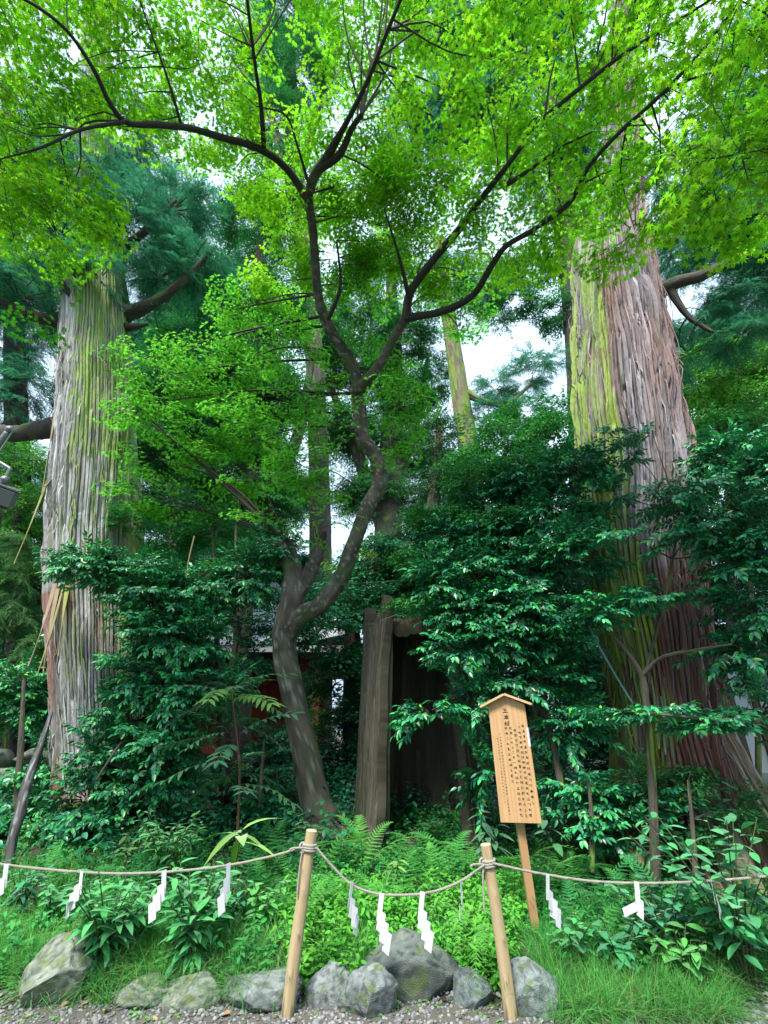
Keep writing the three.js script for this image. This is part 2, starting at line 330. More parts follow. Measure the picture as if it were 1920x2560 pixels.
const CEDAR = [0.07, 0.32, 0.17], GREY = [0.2, 0.2, 0.19], SILVER = [0.6, 0.6, 0.6], BROWN = [0.2, 0.125, 0.09], RED = [0.25, 0.095, 0.06], MOSS = [0.18, 0.28, 0.035], LIME = [0.28, 0.42, 0.06], DKMOSS = [0.07, 0.105, 0.025];

{ // left cedar
  const c = thing('cedar_tree', 'huge cedar with pale silvery bark and moss high up, nearest the floodlights', 'tree', V(-4.3, 0.3, -7.4), 'old cedars of the shrine');
  const T = cedarTrunk([[285, 2230, 300, 7.3], [265, 2120, 235, 7.35], [240, 1950, 200, 7.4], [224, 1750, 188, 7.4], [215, 1550, 190, 7.4], [218, 1350, 196, 7.35], [228, 1200, 200, 7.25], [238, 1000, 188, 7.1], [240, 850, 176, 7], [238, 720, 160, 6.9], [238, 600, 125, 6.85], [238, 380, 88, 6.8], [240, 150, 66, 6.8], [240, -150, 40, 6.8]],
    { seed: 3, pitch: 0.05, amp: 0.07, len: 1.8, wander: 0.8, R: 0.55, slim: 0.8, loose: 420, flare: 0.2, flareH: 0.7,
      color: (th, h, p, q, s) => {
        let k = mixc(GREY, SILVER, q); k = mixc(k, [0.22, 0.24, 0.17], 0.6 * sst(0, 0.3, ns(s * 7, h * 0.8, 7)));
        k = mixc(k, RED, sst(0.05, 0.35, ns(s * 2.2, h * 0.5, 3) + 0.35 * sst(2.6, 1.4, Math.abs(h - 1.9)) * sst(0.1, -0.5, th) + 0.15 * sst(0, -0.9, th)) * (h < 4 ? 0.75 : 0.12));
        const up = sst(4.8, 6.6, h) * sst(-0.6, 0.1, th), low = sst(1.6, 0.5, h) * 0.8, mr = sst(0.5, 0.95, th) * 0.9;
        k = mixc(k, q > 0.5 ? MOSS : LIME, sst(0.5, 0.8, Math.max(up, mr * 0.8) * (0.55 + 0.5 * q) + 0.75 * fbm(s * 5, h * 2.2, 5)) * 0.8);
        k = mixc(k, DKMOSS, sst(0.5, 0.75, low + 0.5 * fbm(s * 5, h * 3, 9)));
        return k;
      } });
  part('trunk', localize(T.G.build(), c), M.bark, c); part('loose_bark', localize(T.S.build(), c), M.bark, c).userData.kind = 'stuff';
  // a second stem grown on to the side, mossy
  const st = strips(9, 0.05, 0.025, 1.5); st.R = 0.3; const B = new Geo(), bw = rowsD([[312, 2100, 120, 7.7], [310, 1560, 95, 7.65], [308, 1350, 84, 7.65], [304, 1200, 80, 7.6], [296, 1050, 70, 7.5], [284, 930, 56, 7.35], [268, 850, 40, 7.15]]);
  limb(B, bw.pts, bw.rad, { sides: 120, step: 0.04, bark: (a, h, r) => st(a, h, r) + r * 0.2 * ns(Math.sin(a) * 2, h, 4), color: (a, h) => mixc(GREY, LIME, 0.25 + 0.6 * sst(-0.15, 0.3, fbm(a * 2, h * 2, 3))) });
  part('side_stem', localize(B.build(), c), M.bark, c);
  // hanging strips of loose bark
  const RS = rng(5);
  for (const [a, b, d, w] of [[[140, 1000], [120, 1130], [105, 1235], 0.05], [[138, 1150], [100, 1260], [35, 1410], 0.035], [[150, 1160], [118, 1230], [108, 1215], 0.05], [[128, 1490], [100, 1600], [70, 1665], 0.05], [[135, 1500], [118, 1600], [108, 1680], 0.045], [[150, 1490], [128, 1590], [92, 1690], 0.03], [[160, 1490], [152, 1570], [146, 1640], 0.05]]) {
    const G = new Geo(), D = 6.75, P = [atD(a[0] + 10, a[1] - 30, D + 0.1), atD(b[0], b[1], D), atD(d[0], d[1], D - 0.05)], cv = new THREE.QuadraticBezierCurve3(...P), cc = R0() < 0.5 ? [0.3, 0.3, 0.1] : [0.32, 0.24, 0.17]; let prev;
    for (let k = 0; k <= 14; k++) { const p = cv.getPoint(k / 14), ww = w * (1 - 0.6 * k / 14) * 0.6, tw = 0.5 + 0.6 * Math.sin(k * 0.35 + w * 90), x = V(Math.cos(tw) * ww, 0, Math.sin(tw) * ww), nn = V(-Math.sin(tw) * 0.006, 0, Math.cos(tw) * 0.006); const r4 = [p.clone().sub(x).sub(nn), p.clone().add(x).sub(nn), p.clone().add(x).add(nn), p.clone().sub(x).add(nn)].map(q => G.v(q, vary(RS, cc, 0.1))); if (prev) for (let e = 0; e < 4; e++) { const f = (e + 1) % 4; G.t(prev[e], prev[f], r4[e]); G.t(r4[e], prev[f], r4[f]); } prev = r4; }
    part('loose_bark_strip', localize(G.build(), c), std({ vertexColors: true, roughness: 0.95, side: THREE.DoubleSide }), c);
  }
  const anchors = anchorsOf(T.pts.slice(9), T.rad.slice(9));
  const darkbark = (a, h) => mixc([0.06, 0.05, 0.04], [0.1, 0.14, 0.04], sst(0, 0.4, fbm(a, h * 2)));
  for (const rows of [[[290, 790, 9.6, 55], [345, 775, 9.5, 34], [410, 740, 9.5, 24], [470, 690, 9.6, 18], [540, 615, 9.8, 9]], [[190, 800, 9.5, 60], [120, 800, 9.2, 30], [60, 780, 9, 22], [-20, 745, 8.9, 16], [-120, 720, 8.8, 10]], [[210, 760, 9.2, 40], [170, 730, 9, 16], [130, 660, 9, 12], [105, 620, 9, 6]], [[280, 640, 10, 30], [360, 580, 10, 18], [440, 500, 10.2, 8]], [[200, 600, 10.4, 30], [120, 520, 10.2, 16], [40, 480, 10, 8]], [[290, 815, 9.6, 35], [330, 818, 9.3, 18], [370, 810, 9.2, 8]], [[170, 1060, 9.6, 60], [100, 1075, 9.9, 45], [30, 1085, 10.2, 40], [-60, 1060, 10.6, 30]]]) {
    const { pts, rad } = rowsT(rows), G = new Geo(); limb(G, pts, rad, { sides: 12, step: 0.08, bark: (a, h, r) => r * 0.25 * ns(a * 2, h * 4), color: darkbark });
    part('branch', localize(G.build(), c), M.bark, c); anchors.push(...anchorsOf(pts, rad).slice(3));
  }
  const R = rng(101), C = crown(R, 'cedar', [[250, 690, 9.2, 90, 60, 0.5, 0.79], [330, 560, 10, 140, 80, 0.9, 0.86], [480, 650, 9.9, 90, 60, 0.8, 0.72], [400, 690, 9.8, 90, 50, 0.7, 0.65], [140, 640, 9.6, 90, 60, 0.8, 0.65], [50, 740, 9.2, 100, 50, 0.8, 0.79], [230, 470, 11, 160, 90, 1, 0.65], [60, 560, 10, 110, 70, 0.9, 0.65], [430, 520, 10.8, 110, 70, 0.9, 0.65], [520, 700, 10.4, 60, 80, 0.6, 0.43], [-60, 700, 9, 120, 90, 0.8, 0.65], [300, 330, 12, 150, 100, 1.2, 0.50], [150, 330, 12, 130, 90, 1.2, 0.50], [400, 830, 10, 70, 60, 0.6, 0.36]], { per: 8, color: CEDAR, dc: 0.35, droop: 0.2, size: 1.05, twigR: 0.012 }, anchors);
  part('twigs', localize(C.twigs.build(), c), M.twig, c).userData.kind = 'stuff';
  foliage(c, 'crown', 'cedar', C.list);
}
{ // right cedar
  const c = thing('cedar_tree', 'huge cedar with twisted grey and red bark and lime moss, behind the notice board', 'tree', V(3.9, 0.3, -6.2), 'old cedars of the shrine');
  const T = cedarTrunk([[1770, 2260, 520, 6.1], [1740, 2120, 380, 6.15], [1700, 1980, 300, 6.2], [1672, 1820, 262, 6.25], [1650, 1660, 262, 6.25], [1625, 1500, 285, 6.25], [1605, 1350, 288, 6.2], [1592, 1200, 284, 6.15], [1565, 1000, 268, 6.05], [1550, 860, 240, 6], [1530, 700, 208, 5.9], [1530, 560, 160, 5.85], [1545, 500, 110, 5.85], [1555, 400, 85, 5.8], [1560, 180, 66, 5.8], [1565, -150, 40, 5.8]],
    { seed: 6, pitch: 0.06, amp: 0.12, len: 2.2, wander: 1.1, R: 0.75, slim: 0.8, loose: 420, flare: 0.28, flareH: 0.9, sides: 700,
      color: (th, h, p, q, s) => {
        let k = mixc(mixc([0.15, 0.135, 0.15], [0.42, 0.385, 0.42], q), BROWN, 0.4 * sst(0, 0.3, ns(s * 4, h * 0.5, 7)));
        const red = sst(-0.05, 0.5, ns(s * 1.6, h * 0.3, 3) * 1.1 + 0.3 * sst(0, 0.5, th) * sst(1.6, 0.9, th) + 0.75 * sst(4.4, 3.0, h));
        k = mixc(k, q > 0.5 ? RED : [0.24, 0.14, 0.11], (h < 4 ? 0.85 : 0.6) * red);
        const left = sst(-0.25, -0.75, th + 0.35 * ns(h * 0.5, s, 2)) * (h > 2.3 ? 1 : 0.75);
        k = mixc(k, q > 0.45 ? LIME : [0.28, 0.36, 0.14], 0.85 * sst(0.45, 0.75, left * (0.62 + 0.4 * q) + 0.8 * fbm(s * 6, h * 1.2, 5)) * sst(10, 8, h));
        k = mixc(k, MOSS, 0.75 * sst(0.5, 0.8, 0.6 * sst(1.8, 0.5, h) + 0.9 * fbm(s * 3, h * 2, 9)));
        return k;
      } });
  part('trunk', localize(T.G.build(), c), M.bark, c); part('loose_bark', localize(T.S.build(), c), M.bark, c).userData.kind = 'stuff';
  for (const rows of [[[1740, 1760, 6.1, 95], [1800, 1880, 6.0, 95], [1870, 2000, 5.8, 90], [1950, 2120, 5.6, 90], [2040, 2240, 5.4, 90]], [[1690, 1900, 6.0, 90], [1760, 2040, 5.6, 90], [1830, 2160, 5.3, 80], [1880, 2260, 5.1, 70]], [[1640, 1900, 6.1, 80], [1600, 2040, 5.8, 85], [1580, 2180, 5.5, 80]]]) {
    const { pts, rad } = rowsT(rows.map(([x, y, D, w]) => [x, y, D / fwd(y), w])), G = new Geo(), st = strips(rows[0][0], 0.06, 0.04, 1.5); st.R = 0.2;
    limb(G, pts, rad, { sides: 90, step: 0.03, bark: (a, h, r) => st(a, h, r) + r * 0.2 * ns(Math.sin(a) * 2, h * 1.5, 4), color: (a, h) => mixc(mixc(BROWN, [0.36, 0.3, 0.22], hash(st.k)), q(a, h), 0.9 * sst(0.05, 0.3, fbm(a * 1.4, h * 1.6, 3) + 0.1)) });
    part('root', localize(G.build(), c), M.bark, c);
  }
  function q(a, h) { return hash(Math.floor(a * 9)) > 0.5 ? MOSS : DKMOSS; }
  const anchors = anchorsOf(T.pts.slice(10), T.rad.slice(10));
  for (const rows of [[[1620, 750, 8.2, 60], [1670, 715, 8, 34], [1750, 690, 7.8, 26], [1850, 645, 7.6, 20], [1980, 615, 7.5, 14]], [[1670, 715, 8, 22], [1720, 790, 7.8, 14], [1780, 830, 7.6, 9]], [[1600, 600, 8.6, 30], [1700, 600, 8.4, 18], [1840, 560, 8.2, 12], [1960, 540, 8, 8]], [[1570, 520, 9, 40], [1660, 420, 9, 20], [1800, 330, 9, 12]]]) {
    const { pts, rad } = rowsT(rows), G = new Geo(); limb(G, pts, rad, { sides: 12, step: 0.08, bark: (a, h, r) => r * 0.25 * ns(a * 2, h * 4), color: (a, h) => mixc([0.07, 0.06, 0.05], [0.14, 0.17, 0.07], sst(0, 0.4, fbm(a, h * 2))) });
    part('branch', localize(G.build(), c), M.bark, c); anchors.push(...anchorsOf(pts, rad).slice(3));
  }
  const C = crown(rng(102), 'cedar', [[1790, 600, 8.4, 110, 60, 0.9, 0.8], [1720, 540, 9, 90, 60, 0.8, 0.9], [1880, 700, 8, 90, 70, 0.8, 0.9], [1760, 780, 8.2, 80, 50, 0.6, 0.5], [1850, 830, 7.8, 70, 35, 0.5, 1.2], [1880, 520, 8.8, 90, 80, 0.9, 0.9], [1700, 440, 9.6, 90, 70, 0.9, 0.7], [1850, 300, 10, 110, 100, 1, 0.5], [1960, 600, 8, 90, 120, 0.8, 0.9], [1890, 130, 10, 80, 120, 1, 0.45], [1720, 880, 9, 70, 60, 0.7, 0.5]], { per: 8, color: CEDAR, dc: 0.35, size: 0.85, droop: 0.22, twigR: 0.012 }, anchors);
  part('twigs', localize(C.twigs.build(), c), M.twig, c).userData.kind = 'stuff';
  foliage(c, 'crown', 'cedar', C.list);
}
{ // hollow stump of the third cedar: a broken shell, open at the front
  const c = thing('hollow_stump', 'tall dark hollow cedar stump, open at the front, between the maple and the notice board', 'stump', V(0.45, 0.45, -6.5));
  const shell = (name, a0, a1, top, r1, thick, sd, colr, lean = 0) => {
    const G = new Geo(), st = strips(sd, 0.04, 0.035, 1.2); st.R = 0.6; const nA = Math.max(24, Math.round((a1 - a0) * 90)), nH = 80, ring = [];
    const col = colr;
    for (let side = 0; side < 2; side++) for (let i = 0; i <= nH; i++) for (let j = 0; j <= nA; j++) {
      const a = lerp(a0, a1, a1 - a0 < 1 ? 0.5 + (j / nA - 0.5) * (1.3 - 0.5 * i / nH) : j / nA) + (a1 - a0 < 1 ? 0.09 * ns(i * 0.03, sd + 3) : 0) + 0.06 * ns(i * 0.04, sd, j > nA / 2 ? 4 : 1) * Math.abs(j / nA * 2 - 1), tp = top + 0.35 * ns(a * 2.5, sd) + 0.2 * ns(a * 14, sd) + 0.1 * ns(a * 40, sd), h = i / nH * tp, f = h / 2.8;
      const r = lerp(r1, 0.56, Math.pow(Math.min(1, f), 0.6)) + (side ? -thick : 0) + (side ? -0.6 : 1) * st(a, h, 0.6) * (j < 2 || j > nA - 2 ? 0.25 : 1) + 0.03 * ns(a * 2, h, sd) + (a1 - a0 < 1 ? 0.06 * ns(h * 1.1, sd, 3) : 0.55 * Math.max(0, -Math.cos(a)));
      const p = V(c.position.x + Math.sin(a) * r + lean * f, ground(c.position.x, c.position.z) - 0.15 + h, c.position.z + Math.cos(a) * r);
      G.v(p, col(a, h, side, hash(st.k, st.j)), a * 0.6, h);
    }
    const W = nA + 1, S = W * (nH + 1);
    for (let i = 0; i < nH; i++) for (let j = 0; j < nA; j++) { const a = i * W + j, b = a + W; G.t(a, a + 1, b); G.t(b, a + 1, b + 1); G.t(S + a, S + b, S + a + 1); G.t(S + b, S + b + 1, S + a + 1); }
    for (let i = 0; i < nH; i++) for (const j of [0, nA]) { const a = i * W + j, b = a + W; if (j) { G.t(a, S + a, b); G.t(b, S + a, S + b); } else { G.t(a, b, S + a); G.t(b, S + b, S + a); } }
    for (let j = 0; j < nA; j++) { const a = nH * W + j; G.t(a, a + 1, S + a); G.t(S + a, a + 1, S + a + 1); }
    return part(name, localize(G.build(), c), M.bark, c);
  };
  const dark = (a, h, s, q) => pale(a, h, s, q);
  const pale = (a, h, s, q) => mixc(mixc([0.05, 0.042, 0.03], [0.13, 0.11, 0.08], q), [0.06, 0.075, 0.025], 0.8 * sst(0.12, 0.35, fbm(a * 8, h * 2, 4)));
  shell('back_wall', 0.95, 5.35, 2.7, 0.68, 0.14, 4, dark);
  shell('left_slab', -0.98, -0.8, 2.8, 0.86, 0.12, 8, pale, -0.02);
  shell('right_slab', 0.72, 0.84, 2.3, 0.76, 0.09, 12, pale);
  // cap of bark over the top, added to shut light out of the hollow
  const G = new Geo(), R = rng(8), nA = 40; const o = G.v(V(c.position.x, ground(0.45, -6.5) + 2.56, c.position.z), [0.08, 0.07, 0.045]);
  const r1 = [], r2 = [], r3 = [];
  for (let k = 0; k < nA; k++) { const a = k / nA * 6.2832, r = 0.5 + 0.05 * ns(a * 3, 2) + 0.55 * Math.max(0, -Math.cos(a)) - 0.28 * Math.max(0, Math.cos(a)), y = ground(0.45, -6.5) + 2.42; r1.push(G.v(V(c.position.x + Math.sin(a) * r * 0.6, y + 0.12 + 0.03 * ns(a * 4, 1), c.position.z + Math.cos(a) * r * 0.6), [0.08, 0.075, 0.045])); r2.push(G.v(V(c.position.x + Math.sin(a) * r, y + 0.03 * ns(a * 7, 3), c.position.z + Math.cos(a) * r), [0.085, 0.07, 0.045])); r3.push(G.v(V(c.position.x + Math.sin(a) * r * 0.96, y - 0.1 - 0.06 * hash(k), c.position.z + Math.cos(a) * r * 0.96), [0.08, 0.065, 0.045])); }
  for (let k = 0; k < nA; k++) { const n = (k + 1) % nA; G.t(o, r1[k], r1[n]); G.t(r1[k], r2[k], r1[n]); G.t(r1[n], r2[k], r2[n]); G.t(r2[k], r3[k], r2[n]); G.t(r2[n], r3[k], r3[n]); }
  part('bark_cap', localize(G.build(), c), M.bark, c);
}

// ---------------------------------------------------------------- the maple
{
  const c = thing('maple_tree', 'slender crooked maple with pale blotched trunk, its bright green crown arching over everything', 'tree', atD(795, 2040, 6.8));
  const anchors = [];
  const barkc = (th, h, r, p) => { const P = p.clone().multiplyScalar(7); let k = mixc([0.05, 0.042, 0.03], [0.11, 0.097, 0.075], sst(-0.3, 0.3, fbm(P.x, P.y * 0.6, P.z))); k = mixc(k, [0.22, 0.235, 0.19], 0.85 * sst(0.15, 0.24, fbm(P.x * 1.8 + 4, P.y * 2.6, P.z * 1.8)) * sst(0.03, 0.1, r)); k = mixc(k, [0.06, 0.095, 0.025], 0.8 * sst(0.1, 0.3, fbm(P.x * 0.6 + 9, P.y * 0.35, P.z * 0.6)) * sst(0.02, 0.09, r)); return r < 0.07 ? mixc([0.03, 0.024, 0.018], k, sst(0.05, 0.075, r)) : k; };  // thin branches coloured near black to look backlit against the sky
  const relief = (th, h, r) => r * (0.16 * ns(Math.cos(th) * 1.3, h * 2.2, Math.sin(th) * 1.3) + 0.09 * ns(Math.cos(th) * 3, h * 6, Math.sin(th) * 3) + 0.05 * ns(Math.cos(th) * 7, h * 16, Math.sin(th) * 7));
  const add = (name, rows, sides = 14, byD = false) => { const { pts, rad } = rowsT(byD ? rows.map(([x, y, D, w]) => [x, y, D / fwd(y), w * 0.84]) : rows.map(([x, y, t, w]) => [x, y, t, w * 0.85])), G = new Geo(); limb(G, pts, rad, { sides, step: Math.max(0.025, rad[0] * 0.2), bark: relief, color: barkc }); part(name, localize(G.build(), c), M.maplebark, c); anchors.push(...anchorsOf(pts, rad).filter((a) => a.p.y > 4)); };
  add('trunk', [[830, 2150, 6.7, 200], [808, 2085, 6.75, 135], [790, 2010, 6.8, 95], [768, 1900, 6.8, 78], [744, 1800, 6.8, 72], [724, 1700, 6.75, 70], [711, 1630, 6.7, 68], [712, 1570, 6.65, 66], [730, 1500, 6.6, 72], [735, 1440, 6.6, 60], [722, 1385, 6.6, 50], [712, 1350, 6.6, 34]], 40, true);
  add('trunk_fork', [[735, 1500, 6.6, 50], [775, 1430, 6.6, 44], [800, 1370, 6.6, 30], [812, 1330, 6.6, 14]], 20, true);
  add('main_stem', [[712, 1600, 6.65, 50], [745, 1545, 6.55, 54], [800, 1512, 6.45, 50], [850, 1450, 6.4, 46], [880, 1370, 6.35, 43], [915, 1275, 6.3, 43], [948, 1210, 6.3, 45], [942, 1150, 6.3, 44], [908, 1095, 6.25, 42], [898, 1010, 6.2, 40], [892, 950, 6.1, 38], [868, 895, 6.0, 38], [835, 840, 5.8, 35], [810, 790, 5.6, 31], [795, 735, 5.4, 28], [788, 650, 5.05, 26], [780, 560, 4.7, 26], [770, 485, 4.4, 27]], 30, true);
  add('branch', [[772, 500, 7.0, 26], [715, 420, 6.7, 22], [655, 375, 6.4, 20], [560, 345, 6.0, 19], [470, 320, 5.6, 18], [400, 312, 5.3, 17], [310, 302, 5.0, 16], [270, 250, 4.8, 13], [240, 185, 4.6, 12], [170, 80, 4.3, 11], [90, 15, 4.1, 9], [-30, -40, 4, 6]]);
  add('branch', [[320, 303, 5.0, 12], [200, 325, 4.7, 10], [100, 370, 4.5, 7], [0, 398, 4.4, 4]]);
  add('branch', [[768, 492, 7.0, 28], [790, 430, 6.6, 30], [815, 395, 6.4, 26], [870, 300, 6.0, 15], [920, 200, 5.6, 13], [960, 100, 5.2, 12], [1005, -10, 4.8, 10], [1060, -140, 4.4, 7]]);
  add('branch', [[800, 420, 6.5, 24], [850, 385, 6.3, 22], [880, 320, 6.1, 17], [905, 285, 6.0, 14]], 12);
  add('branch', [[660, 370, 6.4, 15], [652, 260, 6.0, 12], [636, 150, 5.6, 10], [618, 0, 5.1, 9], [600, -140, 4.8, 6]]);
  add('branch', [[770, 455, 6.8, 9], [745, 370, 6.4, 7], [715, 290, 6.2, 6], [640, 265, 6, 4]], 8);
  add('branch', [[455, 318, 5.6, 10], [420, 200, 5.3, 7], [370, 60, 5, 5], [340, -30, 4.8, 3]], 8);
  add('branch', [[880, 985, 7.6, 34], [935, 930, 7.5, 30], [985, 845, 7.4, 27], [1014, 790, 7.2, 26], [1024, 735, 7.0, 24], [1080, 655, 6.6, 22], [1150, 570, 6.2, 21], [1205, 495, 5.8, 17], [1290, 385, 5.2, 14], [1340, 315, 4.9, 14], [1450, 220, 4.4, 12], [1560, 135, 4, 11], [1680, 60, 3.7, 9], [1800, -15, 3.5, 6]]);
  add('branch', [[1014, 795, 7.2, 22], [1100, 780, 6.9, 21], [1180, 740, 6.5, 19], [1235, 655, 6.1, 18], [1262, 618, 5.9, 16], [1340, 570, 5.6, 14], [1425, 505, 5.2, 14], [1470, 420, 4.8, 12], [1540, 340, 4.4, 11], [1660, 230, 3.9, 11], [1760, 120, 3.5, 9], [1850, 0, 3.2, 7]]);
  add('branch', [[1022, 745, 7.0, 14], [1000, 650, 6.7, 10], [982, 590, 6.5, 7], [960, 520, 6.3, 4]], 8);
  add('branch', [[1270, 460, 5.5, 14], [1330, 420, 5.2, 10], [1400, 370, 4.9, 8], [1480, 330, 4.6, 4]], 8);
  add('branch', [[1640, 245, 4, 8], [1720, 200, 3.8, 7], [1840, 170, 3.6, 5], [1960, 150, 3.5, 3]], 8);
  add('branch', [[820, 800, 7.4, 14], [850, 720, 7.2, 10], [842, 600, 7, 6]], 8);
  // crown: pads of leaves over the whole upper picture, thinning where the sky shows
  const R = rng(202), blobs = [], lower = [];
  const thin = [[730, 150, 120, 190, 0.97], [640, 640, 110, 120, 0.85], [1890, 90, 70, 140, 0.8], [370, 430, 110, 80, 0.65], [560, 520, 90, 90, 0.75], [60, 130, 60, 60, 0.6], [1320, 60, 95, 90, 0.95], [1140, 270, 50, 70, 0.8], [1640, 360, 60, 50, 0.5], [600, 270, 60, 60, 0.5], [500, 640, 130, 90, 0.9], [200, 640, 120, 70, 0.9], [420, 560, 120, 110, 0.9], [1780, 620, 120, 100, 0.85], [1060, 600, 60, 60, 0.4], [1560, 570, 110, 70, 0.9]];
  for (let y = -150; y < 640; y += 92) for (let x = -160; x < 2090; x += 105) {
    const px = x + rr(R, -45, 45), py = y + rr(R, -40, 40); let keep = 1;
    for (const [a, b, rx, ry, k] of thin) { const d = Math.hypot((px - a) / rx, (py - b) / ry); if (d < 1) keep = Math.min(keep, 1 - k); }
    if (px < 620 && py > 420) keep *= px < 230 && py < 700 ? 0.8 : 0.25; if (px > 1330 && py > 520) keep *= px > 1600 ? 0.15 : 0.6;
    if (R() > keep) continue;
    const near = Math.pow(Math.min(1, Math.abs(px - 850) / 1000), 1.0), t = lerp(6.6, px > 900 ? 3.3 : 4.2, near) * lerp(0.82, 1.08, Math.min(1, Math.max(0, (py + 100) / 700))) * rr(R, 1.04, 1.22);
    blobs.push([px, py, t, rr(R, 70, 105), rr(R, 28, 48), rr(R, 0.35, 0.6), rr(R, 0.55, 0.95)]);
  }
  const mid = [[840, 640, 7.2, 110, 60], [930, 560, 7, 100, 60], [1000, 480, 6.6, 100, 60], [700, 700, 7.6, 90, 45], [900, 720, 7.3, 90, 50], [1060, 640, 6.8, 80, 50], [1150, 680, 6.6, 80, 40], [960, 820, 7.4, 70, 45], [860, 850, 7.2, 80, 40], [640, 850, 7.6, 110, 45], [730, 880, 7.3, 110, 45], [560, 930, 7.8, 110, 45], [800, 960, 7.0, 110, 50], [700, 1010, 7.3, 110, 50], [920, 940, 7, 80, 60], [850, 1060, 6.8, 100, 50], [760, 1150, 6.5, 90, 60], [830, 1210, 6.4, 100, 70], [720, 1270, 6.4, 90, 55], [880, 1150, 6.6, 60, 60], [1000, 1010, 7, 55, 90], [980, 1120, 7.2, 60, 70], [790, 1320, 6.3, 90, 45], [860, 1290, 6.3, 50, 50], [580, 1060, 7.6, 90, 35], [480, 1100, 7.7, 110, 35], [430, 1000, 7.6, 110, 45], [500, 880, 7.9, 80, 40], [380, 1060, 7.2, 90, 40], [400, 940, 7.8, 60, 40], [1150, 820, 7.6, 50, 80], [1120, 740, 7.2, 60, 60], [900, 460, 6.8, 110, 60], [720, 560, 7, 60, 70], [620, 760, 7.6, 80, 40], [1280, 600, 6, 90, 45], [1390, 600, 5.5, 70, 45], [1430, 540, 5.1, 60, 40], [1380, 520, 5.3, 90, 50], [150, 590, 4.6, 90, 60], [60, 720, 4.4, 70, 40], [180, 520, 4.8, 80, 60], [1640, 480, 4, 110, 40], [1780, 460, 3.3, 120, 60], [1850, 380, 3, 110, 60], [960, 680, 7.2, 80, 50], [360, 900, 8.2, 80, 40], [330, 1010, 7.8, 60, 40], [560, 1000, 8, 110, 40], [640, 1100, 7.6, 100, 40], [540, 1180, 7.6, 100, 35], [400, 1150, 7.6, 90, 40], [350, 1230, 7.4, 70, 40], [640, 1200, 7.2, 90, 40], [460, 1260, 7.4, 100, 35], [650, 1310, 6.9, 80, 40], [560, 780, 8.2, 90, 40], [760, 760, 7.8, 80, 40], [1000, 900, 7.4, 60, 50], [940, 1020, 7.2, 60, 60]];
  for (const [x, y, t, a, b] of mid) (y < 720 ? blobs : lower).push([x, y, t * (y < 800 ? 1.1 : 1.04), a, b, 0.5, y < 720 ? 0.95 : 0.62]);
  const C = crown(R, 'maple', blobs, { per: 7, color: [0.26, 0.64, 0.02], dc: 0.3, flat: 0.35, droop: 0.06, size: 1.0, jit: 0.3, twigR: 0.006 }, anchors);
  const C2 = crown(R, 'maple', lower, { per: 7, color: [0.14, 0.52, 0.035], dc: 0.3, flat: 0.3, droop: 0.1, size: 0.95, jit: 0.35, twigR: 0.006 }, anchors); C.list.push(...C2.list);  // darker leaf colour stands for lower leaves that lack the sky backlight
  part('twigs', localize(C.twigs.build(), c), M.twig, c).userData.kind = 'stuff'; part('lower_twigs', localize(C2.twigs.build(), c), M.twig, c).userData.kind = 'stuff';
  { // old wood carries no leaves: clear the sprays that crowd the main stem
    const line = anchors.filter(a => a.r > 0.05).map(a => a.p);
    C.list = C.list.filter(q => { const p = V(q.m.elements[12], q.m.elements[13], q.m.elements[14]); for (const a of line) { const dx = p.x - a.x, dy = p.y - a.y, dz = p.z - a.z; if (Math.abs(dy) < 0.45 && Math.abs(dx + 0.02) < 0.3 && dz > -0.1 && dz < 1.2) return R() < 0.12; } return true; });
  }
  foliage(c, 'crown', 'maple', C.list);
  // the leaves nearest the lens, one by one
  const G = new Geo(); mapleLeaf(G, new THREE.Matrix4(), 0.05, WHITE); const lg = G.build();
  const ms = [[0.25, 0.56, 0.025], [0.29, 0.6, 0.03], [0.2, 0.5, 0.025]].map(([r, g, b]) => phys({ color: lin(r, g, b), side: THREE.DoubleSide, roughness: 1, transmission: 0.55, thickness: 0 }));
  const near = C.list.filter(q => -q.m.elements[14] > 0.6).map(q => ({ q, d: V(q.m.elements[12], q.m.elements[13] - EYE, q.m.elements[14]).length() })).sort((a, b) => a.d - b.d).slice(0, 75);
  for (const { q } of near) for (let k = 0; k < 4; k++) {
    const l = part('leaf', lg, ms[k % 3], c), p = V(rr(R, 0.05, 0.35), rr(R, -0.06, 0.0), rr(R, -0.14, 0.14)).applyMatrix4(q.m).sub(c.position);
    l.position.copy(p); l.rotation.set(rr(R, -0.5, 0.5), R() * 6.3, rr(R, -0.8, 0)); l.scale.setScalar(rr(R, 0.75, 1.1));
  }
  console.log('maple sprays', C.list.length, 'blobs', blobs.length);
}

